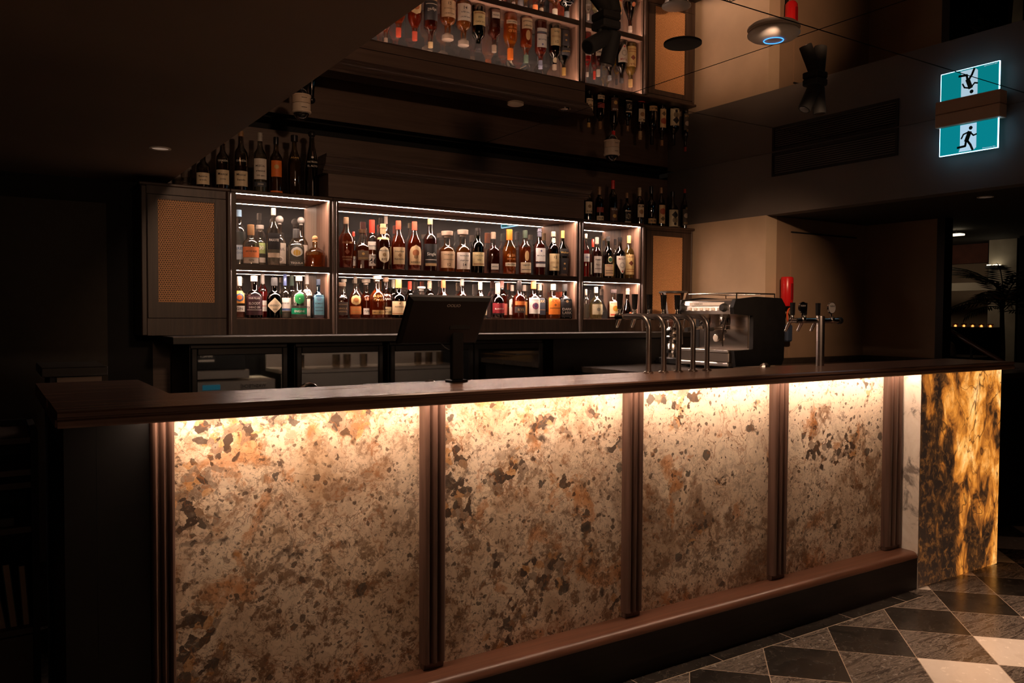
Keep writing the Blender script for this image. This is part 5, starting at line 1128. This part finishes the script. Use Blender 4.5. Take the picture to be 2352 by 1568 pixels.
MB().lathe([(.026, -.001), (.036, -.001), (.036, -.005), (.026, -.006)], 26, (x, y, HC), caps=False).build('ring', CHROME, dw, smooth=True)
MB().lathe([(.025, -.002), (.001, -.002)], 26, (x, y, HC), caps=False).build('lamp', BLACK, dw)
for (u, v, z, lb) in ((368, 340, ZS, 'small pale downlight in the dark lowered ceiling near the cane cabinet'), (2263, 452, ZS, 'small pale downlight in the black ceiling below the exit sign')):
    p = on_z(u, v, z); d = empty('downlight', (float(p[0]), float(p[1]), z), lb, 'downlight')
    MB().lathe([(.036, -.0005), (.047, -.0005), (.047, -.004), (.037, -.005)], 26, (float(p[0]), float(p[1]), z), caps=False).build('ring', WHITEP, d, smooth=True)
    MB().lathe([(.036, -.002), (.001, -.002)], 26, (float(p[0]), float(p[1]), z), caps=False).build('lamp', emit('dim_lamp', (.62, .40, .28), .32 if u < 1000 else .10), d)
def spots(u, v, heads, lb):
    x, y = ceil_pt(u, v); r = empty('spot_cluster', (x, y, HC), lb, 'spotlight', 'black twin head spotlights under the mirrored ceiling')
    MB().box(x-.045, x+.045, y-.045, y+.045, HC-.035, HC-.001, .006).build('mount', BLACKM, r)
    for hx_, hy_, d in heads:
        a = Vector((x+hx_, y+hy_, HC-.035)); b_ = a+Vector((0, 0, -.045)); dd = Vector(d).normalized()
        MB().tube([a, b_], .008, 8).build('stem', BLACKM, r)
        hd = MB().tube([b_-dd*.045, b_-dd*.040, b_+dd*.085, b_+dd*.09], [.026, .032, .032, .030], 18).build('head', BLACKM, r, smooth=True)
        MB().tube([b_+dd*.0905, b_+dd*.0915], [.024, .024], 18).build('lens', pbr('lens_black', (.01, .01, .01), .15), hd)
spots(1392, 50, ((-.03, .0, (-.75, -.15, -.45)), (.03, .0, (-.15, .15, -.95))), 'black spotlight with two heads hanging over the bar in front of the reflected bottles')
spots(1872, 182, ((-.03, .0, (-.45, .1, -.9)), (.03, .0, (.05, -.05, -1))), 'black spotlight with two heads above the air grille')
# exit sign under its box
xs0, xs1 = 4.785, 4.862
es = empty('exit_sign', (4.83, 2.56, HC), 'green lit exit sign with a running man hanging from a brown box', 'exit sign')
MB().box(xs0, xs1, 2.376, 2.747, 2.478, HC-.001, .003).build('box', pbr('sign_box', (.42, .27, .18), .6), es)
ya, yb, z0, z1 = 2.733, 2.402, 2.313, 2.4775
MB().box(4.820, 4.828, yb, ya, z0, z1).build('panel', emit('sign_green', (.002, .215, .255), 1.0), es)
ed = MB(); e_ = .0026
ed.box(4.8185, 4.8295, yb-e_, ya+e_, z0-e_, z0); ed.box(4.8185, 4.8295, ya, ya+e_, z0, z1); ed.box(4.8185, 4.8295, yb-e_, yb, z0, z1)
ed.build('lit_edge', emit('sign_edge', (.35, .68, 1.0), 6.0), es)
SY = lambda s_: ya+(yb-ya)*s_; SZ = lambda t_: z1+(z0-z1)*t_
dm = MB(); dm.add([(4.8192, SY(a), SZ(b)) for a, b in ((.36, .02), (.645, .02), (.645, .88), (.60, .96), (.34, .96), (.36, .86))], [(0, 1, 2, 3, 4, 5)]); dm.build('door_symbol', emit('sign_white', (.42, .62, .78), 1.0), es)
man = MB()
def limb(pts, w):
    for (a, b), (c, d) in zip(pts, pts[1:]):
        P0, P1 = Vector((SY(a), SZ(b))), Vector((SY(c), SZ(d))); dd = (P1-P0).normalized(); n_ = Vector((-dd.y, dd.x))*w; P0 = P0-dd*w*.5; P1 = P1+dd*w*.5
        man.add([(4.8184, q.x, q.y) for q in (P0+n_, P1+n_, P1-n_, P0-n_)], [(0, 1, 2, 3)])
hc_ = (SY(.545), SZ(.17)); man.add([(4.8184, hc_[0]+.011*math.cos(2*PI*k/20), hc_[1]+.011*math.sin(2*PI*k/20)) for k in range(20)], [tuple(range(20))])
limb([(.525, .32), (.475, .60)], .0125); limb([(.50, .31), (.42, .36), (.385, .50)], .0045); limb([(.54, .33), (.595, .45), (.645, .42)], .0045)
limb([(.47, .60), (.455, .78), (.32, .80)], .0065); limb([(.49, .60), (.545, .76), (.585, .95)], .0065)
man.build('running_man', pbr('sign_dark_green', (.0, .06, .07), .5), es)
t = MB(); text_flat(t, 'Clevertronics 24m', (4.8192, SY(.86), SZ(.95)), (0, -1, 0), (0, 0, 1), .007, bold=.01); t.build('maker_lettering', emit('sign_white', (.42, .62, .78), 1.0), es)
# air grille on the bulkhead
vg = empty('air_grille', (X1, 3.53, 2.45), 'long black slatted air grille in the dark bulkhead', 'air grille')
fr_ = MB(); a0, a1, b0, b1 = 3.035, 4.02, 2.375, 2.548; w = .018
fr_.box(X1-.010, X1-.0005, a0, a1, b0, b0+w); fr_.box(X1-.010, X1-.0005, a0, a1, b1-w, b1); fr_.box(X1-.010, X1-.0005, a0, a0+w, b0+w, b1-w); fr_.box(X1-.010, X1-.0005, a1-w, a1, b0+w, b1-w)
fr_.build('frame', BLACK, vg)
sl_ = MB()
for k in range(9):
    z = b0+w+.008+k*.0148; sl_.prism([(X1-.008, z), (X1-.001, z+.007), (X1-.001, z+.009), (X1-.008, z+.002)], a0+w, a1-w, 'y')
sl_.build('slats', BLACK, vg)

# ================================================================== BEYOND THE BULKHEAD (right) 
FARB = pbr('far_brown_wall', (.22, .165, .12), .85, noise=.15, nscale=2)
FARW = pbr('far_wall', (.10, .075, .058), .85, noise=.1, nscale=2)
struct(MB().box(9.1, 9.2, -2.6, 7.2, 0, ZS).build('wall_far_right', FARW))
struct(MB().box(X2+.1, 9.2, 7.1, 7.2, 0, ZS).build('wall_far_back', FARW))
jb = struct(MB().box(X2-.012, X2+.1, 3.40, 3.459, 0, ZS).build('trim_1', BLACK))
gwn = struct(MB().box(6.60, 6.62, 1.2, 3.6, 0, .0).build('trim_2', BLACK)) if False else None
struct(MB().box(8.55, 8.65, float(on_x(2271, 560, 8.55)[1]), 7.0, 0, ZS).build('wall_far', FARB))
cu_ = tag(MB().box(8.50, 8.549, float(on_x(2270, 560, 8.5)[1]), float(on_x(2150, 560, 8.5)[1]), float(on_x(2200, 606, 8.5)[2]), float(on_x(2200, 537, 8.5)[2])).build('wall_hanging', pbr('maroon_cloth', (.10, .035, .025), .9, noise=.3, nscale=6), None), 'dark maroon wall hanging above the pale rail beyond the bar', 'wall hanging')
struct(MB().box(8.0, 8.1, -2.5, float(on_x(2342, 560, 8.0)[1]), 0, ZS).build('added_dark_wall', BLACKM))  # added black wall that keeps the far right dark
# pale concrete pier with a small up light, long shelf with candle glow, seen past the wall end
pr_ = on_x(2310, 560, 8.2); py0, py1 = float(on_x(2336, 560, 8.2)[1]), float(on_x(2272, 560, 8.2)[1])
struct(MB().box(8.2, 8.5, py0, py1, 0, ZS).build('pillar', pbr('concrete', (.30, .27, .22), .85, noise=.2, nscale=5)))
ul_ = on_x(2286, 609, 8.17)
ul = empty('wall_uplight', (8.15, float(ul_[1]), float(ul_[2])), 'small wall light glowing upwards on the pale pier beyond the bar', 'wall light')
MB().box(8.10, 8.19, float(ul_[1])-.06, float(ul_[1])+.06, float(ul_[2])-.03, float(ul_[2])-.004, .004).build('housing', BLACK, ul)
MB().box(8.11, 8.18, float(ul_[1])-.05, float(ul_[1])+.05, float(ul_[2])-.003, float(ul_[2])+.006).build('lamp', emit('uplight', (1, .82, .55), 3.5), ul)
pd = on_x(2196, 539, 7.0)
pn = empty('pendant_light', (7.0, float(pd[1]), ZS), 'thin bright pendant light beyond the dark wall end', 'pendant light')
MB().box(6.96, 7.04, float(pd[1])-.055, float(pd[1])+.055, float(pd[2])-.008, float(pd[2])+.008, .003).build('lamp', emit('pendant', (1, .8, .52), 2.2), pn)
MB().tube([(7.0, float(pd[1]), float(pd[2])+.008), (7.0, float(pd[1]), ZS-.001)], .004, 6).build('cord', BLACK, pn)
# banquette back with a row of small lights on its ledge
l0, l1 = on_x(2165, 745, 7.6), on_x(2282, 745, 7.6); ba = on_x(2165, 652, 7.8); 
lg = empty('light_ledge', (7.6, float(l0[1]), float(l0[2])), 'low wall ledge with small candle like lights beyond the bar end', 'ledge')
MB().box(7.55, 7.75, float(l1[1]), float(l0[1])+.6, 0, float(l0[2])-.02).build('ledge_body', BLACK, lg)
random.seed(7)
for k in range(6):
    yy = float(l1[1])+(float(l0[1])-float(l1[1]))*(.08+.17*k)
    c_ = MB().lathe([(.02, 0), (.026, .03), (.022, .03), (.018, .004)], 12, (7.62, yy, float(l0[2])-.0195), caps=False).build('candle_glass', glass_shell((.8, .6, .4)), None)
    tag(c_, 'small candle glass on the ledge beyond the bar end', 'candle', 'candles on the far ledge')
    MB().lathe([(.010, .002), (.010, .014), (.004, .020)], 10, (7.62, yy, float(l0[2])-.0195)).build('flame', emit('candle', (1, .50, .22), 5.0), c_, local=True)
bz0, bz1 = float(on_x(2200, 668, 8.0)[2]), float(on_x(2200, 650, 8.0)[2]); 
tag(MB().box(7.98, 8.04, float(on_x(2290, 660, 8.0)[1]), float(on_x(2160, 660, 8.0)[1])+.8, bz0, bz1).build('wall_rail', pbr('grey_rail', (.32, .29, .24), .7), None), 'pale horizontal rail on the wall beyond the bar end', 'rail')
# handrail running down past the bar end
hr = empty('handrail', (6.4, 3.2, 0), 'dark timber handrail sloping down past the end of the bar', 'handrail')
A_, B_ = on_x(2150, 741, 6.24), on_x(2400, 888, 6.24)
MB().tube([tuple(A_), tuple(B_)], .018, 10).build('rail', pbr('dark_varnish', (.075, .035, .02), .3), hr, smooth=True)
for q in (.35, .85):
    P_ = A_+(B_-A_)*q; MB().tube([(P_[0], P_[1], .001), tuple(P_)], .010, 8).build('post', BLACK, hr)
# palm fronds in a pot
def palm(bx, by, h, n, lb, seed):
    random.seed(seed); r = empty('potted_palm', (bx, by, 0), lb, 'plant')
    MB().lathe([(.14, 0), (.19, .05), (.21, .40), (.19, .40), (.17, .34), (.001, .33)], 20, (bx, by, .001), caps=False).build('pot', BLACK, r, smooth=True)
    LEAF = pbr('palm_leaf', (.018, .026, .012), .5, noise=.3)
    MB().tube([(bx, by, .33), (bx+.01, by, h*.45), (bx, by+.01, h*.62)], [.03, .022, .015], 8).build('stem', BROWNM, r)
    m = MB()
    for k in range(n):
        a = 2*PI*k/n+random.uniform(-.3, .3); el = random.uniform(.15, 1.1); ln = random.uniform(.35, .62)
        base = Vector((bx, by, h*.6+random.uniform(-.05, .12))); pts = []
        for j in range(7):
            t_ = j/6; rr_ = ln*t_*math.cos(el*(1-.4*t_)); zz = ln*t_*math.sin(el)-.42*ln*t_*t_
            pts.append(base+Vector((math.cos(a)*rr_, math.sin(a)*rr_, zz)))
        m.tube(pts, [.004]*6+[.001], 4)
        side = Vector((-math.sin(a), math.cos(a), 0))
        for j in range(1, 6):
            for q in range(3):
                P_ = pts[j].lerp(pts[j+1], q/3); d_ = (pts[j+1]-pts[j]).normalized()
                for sg in (-1, 1):
                    tip = P_+side*sg*(.15*(1-.12*j))+d_*.09+Vector((0, 0, -.03)); mid = P_.lerp(tip, .5)+d_*.010
                    m.add([tuple(P_), tuple(mid), tuple(tip), tuple(P_.lerp(tip, .5)-d_*.012)], [(0, 1, 2, 3)])
    m.build('fronds', LEAF, r)
BROWNM = pbr('palm_stem', (.04, .025, .015), .8)
pp = on_x(2330, 700, 7.3)
palm(7.05, float(pp[1])-.03, float(on_x(2325, 690, 7.05)[2])/.62, 22, 'tall dark palm plant in a black pot beyond the end of the bar', 3)
# folded cloth resting on the far end of the side counter
cl_ = on_x(2166, 800, 6.0)
bgp = on_x(2172, 816, 6.45); bgz = float(bgp[2]); bgy = float(bgp[1])
tag(MB().box(6.30, 6.75, bgy-.30, bgy+.25, .0, bgz).build('low_cabinet', BLACK, None), 'low black cabinet just behind the dark wall end', 'cabinet')
random.seed(9); vv = []; nn = 14
for j in range(6):
    q = (1, 1.08, 1.0, .8, .5, .12)[j]
    for i in range(nn): t_ = 2*PI*i/nn; s_ = q*(1+.12*math.sin(3*t_+j)); vv.append((6.47+.07*s_*math.cos(t_), bgy+.06*s_*math.sin(t_), bgz+.001+(0, .03, .06, .085, .105, .112)[j]))
ff = [(j*nn+i, j*nn+(i+1) % nn, (j+1)*nn+(i+1) % nn, (j+1)*nn+i) for j in range(5) for i in range(nn)]+[tuple(range(nn))[::-1], tuple(range(5*nn, 6*nn))]
tag(MB().add(vv, ff).build('plastic_bag', pbr('pale_plastic_bag', (.45, .42, .36), .35, noise=.3, nscale=12, bump=1, bscale=25), None, smooth=True), 'crumpled pale plastic bag just past the dark wall end', 'bag')

# ================================================================== ENTRANCE SIDE (left, nearly dark)
struct(MB().box(-1.55, .575, 5.05, 5.118, 0, 1.96).build('wall_panel', pbr('wall_panel_brown', (.045, .038, .028), .8, noise=.08)))
sh = empty('display_shelf', (-.3, 3.6, 0), 'dark open shelf unit of menus and books left of the bar end', 'shelf')
zz = [float(on_y(60, v, 3.0)[2]) for v in (985, 1066, 1092, 1192, 1400)]
SHD = pbr('shelf_board', (.09, .062, .045), .5, noise=.1)
SX0, SX1, SY0, SY1 = -1.4, .135, 2.95, 3.30
b = MB(); b.box(SX0, SX0+.02, SY0, SY1, 0, .98); b.box(SX1-.02, SX1, SY0, SY1, 0, .98); b.box(SX0, SX1, SY1-.015, SY1, 0, .98); b.build('case', BLACK, sh)
for z in (.96, .86, .82, .68, .36): MB().box(SX0+.021, SX1-.021, SY0-.004, SY1-.016, z-.018, z).build('shelf', SHD, sh)
MB().box(SX0+.02, SX1-.021, SY0, SY0+.02, .02, .335).build('drawer_front', SHD, sh)
# books leaning on the lower shelf
bk = ((-.02, .26, .035, (.30, .10, .04), .10, 'book with an orange red cover leaning on the low shelf'), (.035, .25, .04, (.035, .05, .045), .16, 'dark green book leaning beside the orange red one'),
      (.083, .20, .022, (.02, .06, .055), .10, 'short teal book standing near the shelf side'), (.118, .19, .02, (.05, .055, .05), .06, 'short grey book at the shelf side'), (-.075, .27, .03, (.18, .08, .05), .06, 'brown book at the picture edge on the low shelf'),
      (-.13, .25, .035, (.05, .04, .04), .02, 'black book deeper along the low shelf'))
for x, h, w, col, lean, lb in bk:
    k = math.tan(lean); x -= .03
    m = MB().prism([(x, .3606), (x+w, .3606), (x+w-k*h, .36+h), (x-k*h, .36+h)], SY0+.03, SY0+.22, 'y')
    o_ = m.build('book', pbr('book_cover', col, .5, noise=.15), None); tag(o_, lb, 'book', 'books leaning on the low shelf')
    MB().prism([(x+.003, .3604), (x+w-.003, .3604), (x+w-.003-k*(h-.003), .36+h-.001), (x+.003-k*(h-.003), .36+h-.001)], SY0+.0285, SY0+.05, 'y').build('pages', pbr('page_edge', (.45, .34, .24), .8), o_, local=True)
for k, (x, z) in enumerate(((.02, .6805), (-.15, .6805))):
    tag(MB().box(x-.10, x+.05, SY0+.02, SY0+.24, z, z+.028, .002).build('menu', pbr('menu_cover', [(.06, .06, .055), (.12, .10, .08), (.09, .07, .05)][k], .5), None), ['grey menu lying on the middle shelf nearest the bar end', 'brown menu lying further along the middle shelf', 'tan menu lying on the shelf above the grey menu'][k], 'menu')
# host stand with a flat top behind the bar return
hs = empty('host_stand', (.0, 4.2, 0), 'dark stand with a thick flat top behind the bar return', 'stand')
q0, q1 = on_y(95, 850, 3.6), on_y(248, 843, 3.6)
MB().box(float(q0[0]), float(q1[0]), 3.6, 4.0, float(on_y(248, 862, 3.6)[2]), float(on_y(248, 841, 3.6)[2]), .003).build('top', pbr('stand_laminate', (.05, .045, .038), .3), hs)
MB().box(float(q0[0])+.03, float(q1[0])-.03, 3.63, 3.97, .001, float(on_y(248, 862, 3.6)[2])-.0005).build('body', BLACK, hs)
MB().box(float(on_y(131, 870, 3.6)[0]), float(on_y(234, 870, 3.6)[0]), 3.604, 3.629, float(on_y(180, 880, 3.6)[2]), float(on_y(248, 863, 3.6)[2])-.001).build('front_card', pbr('stand_card', (.20, .13, .085), .6), hs)
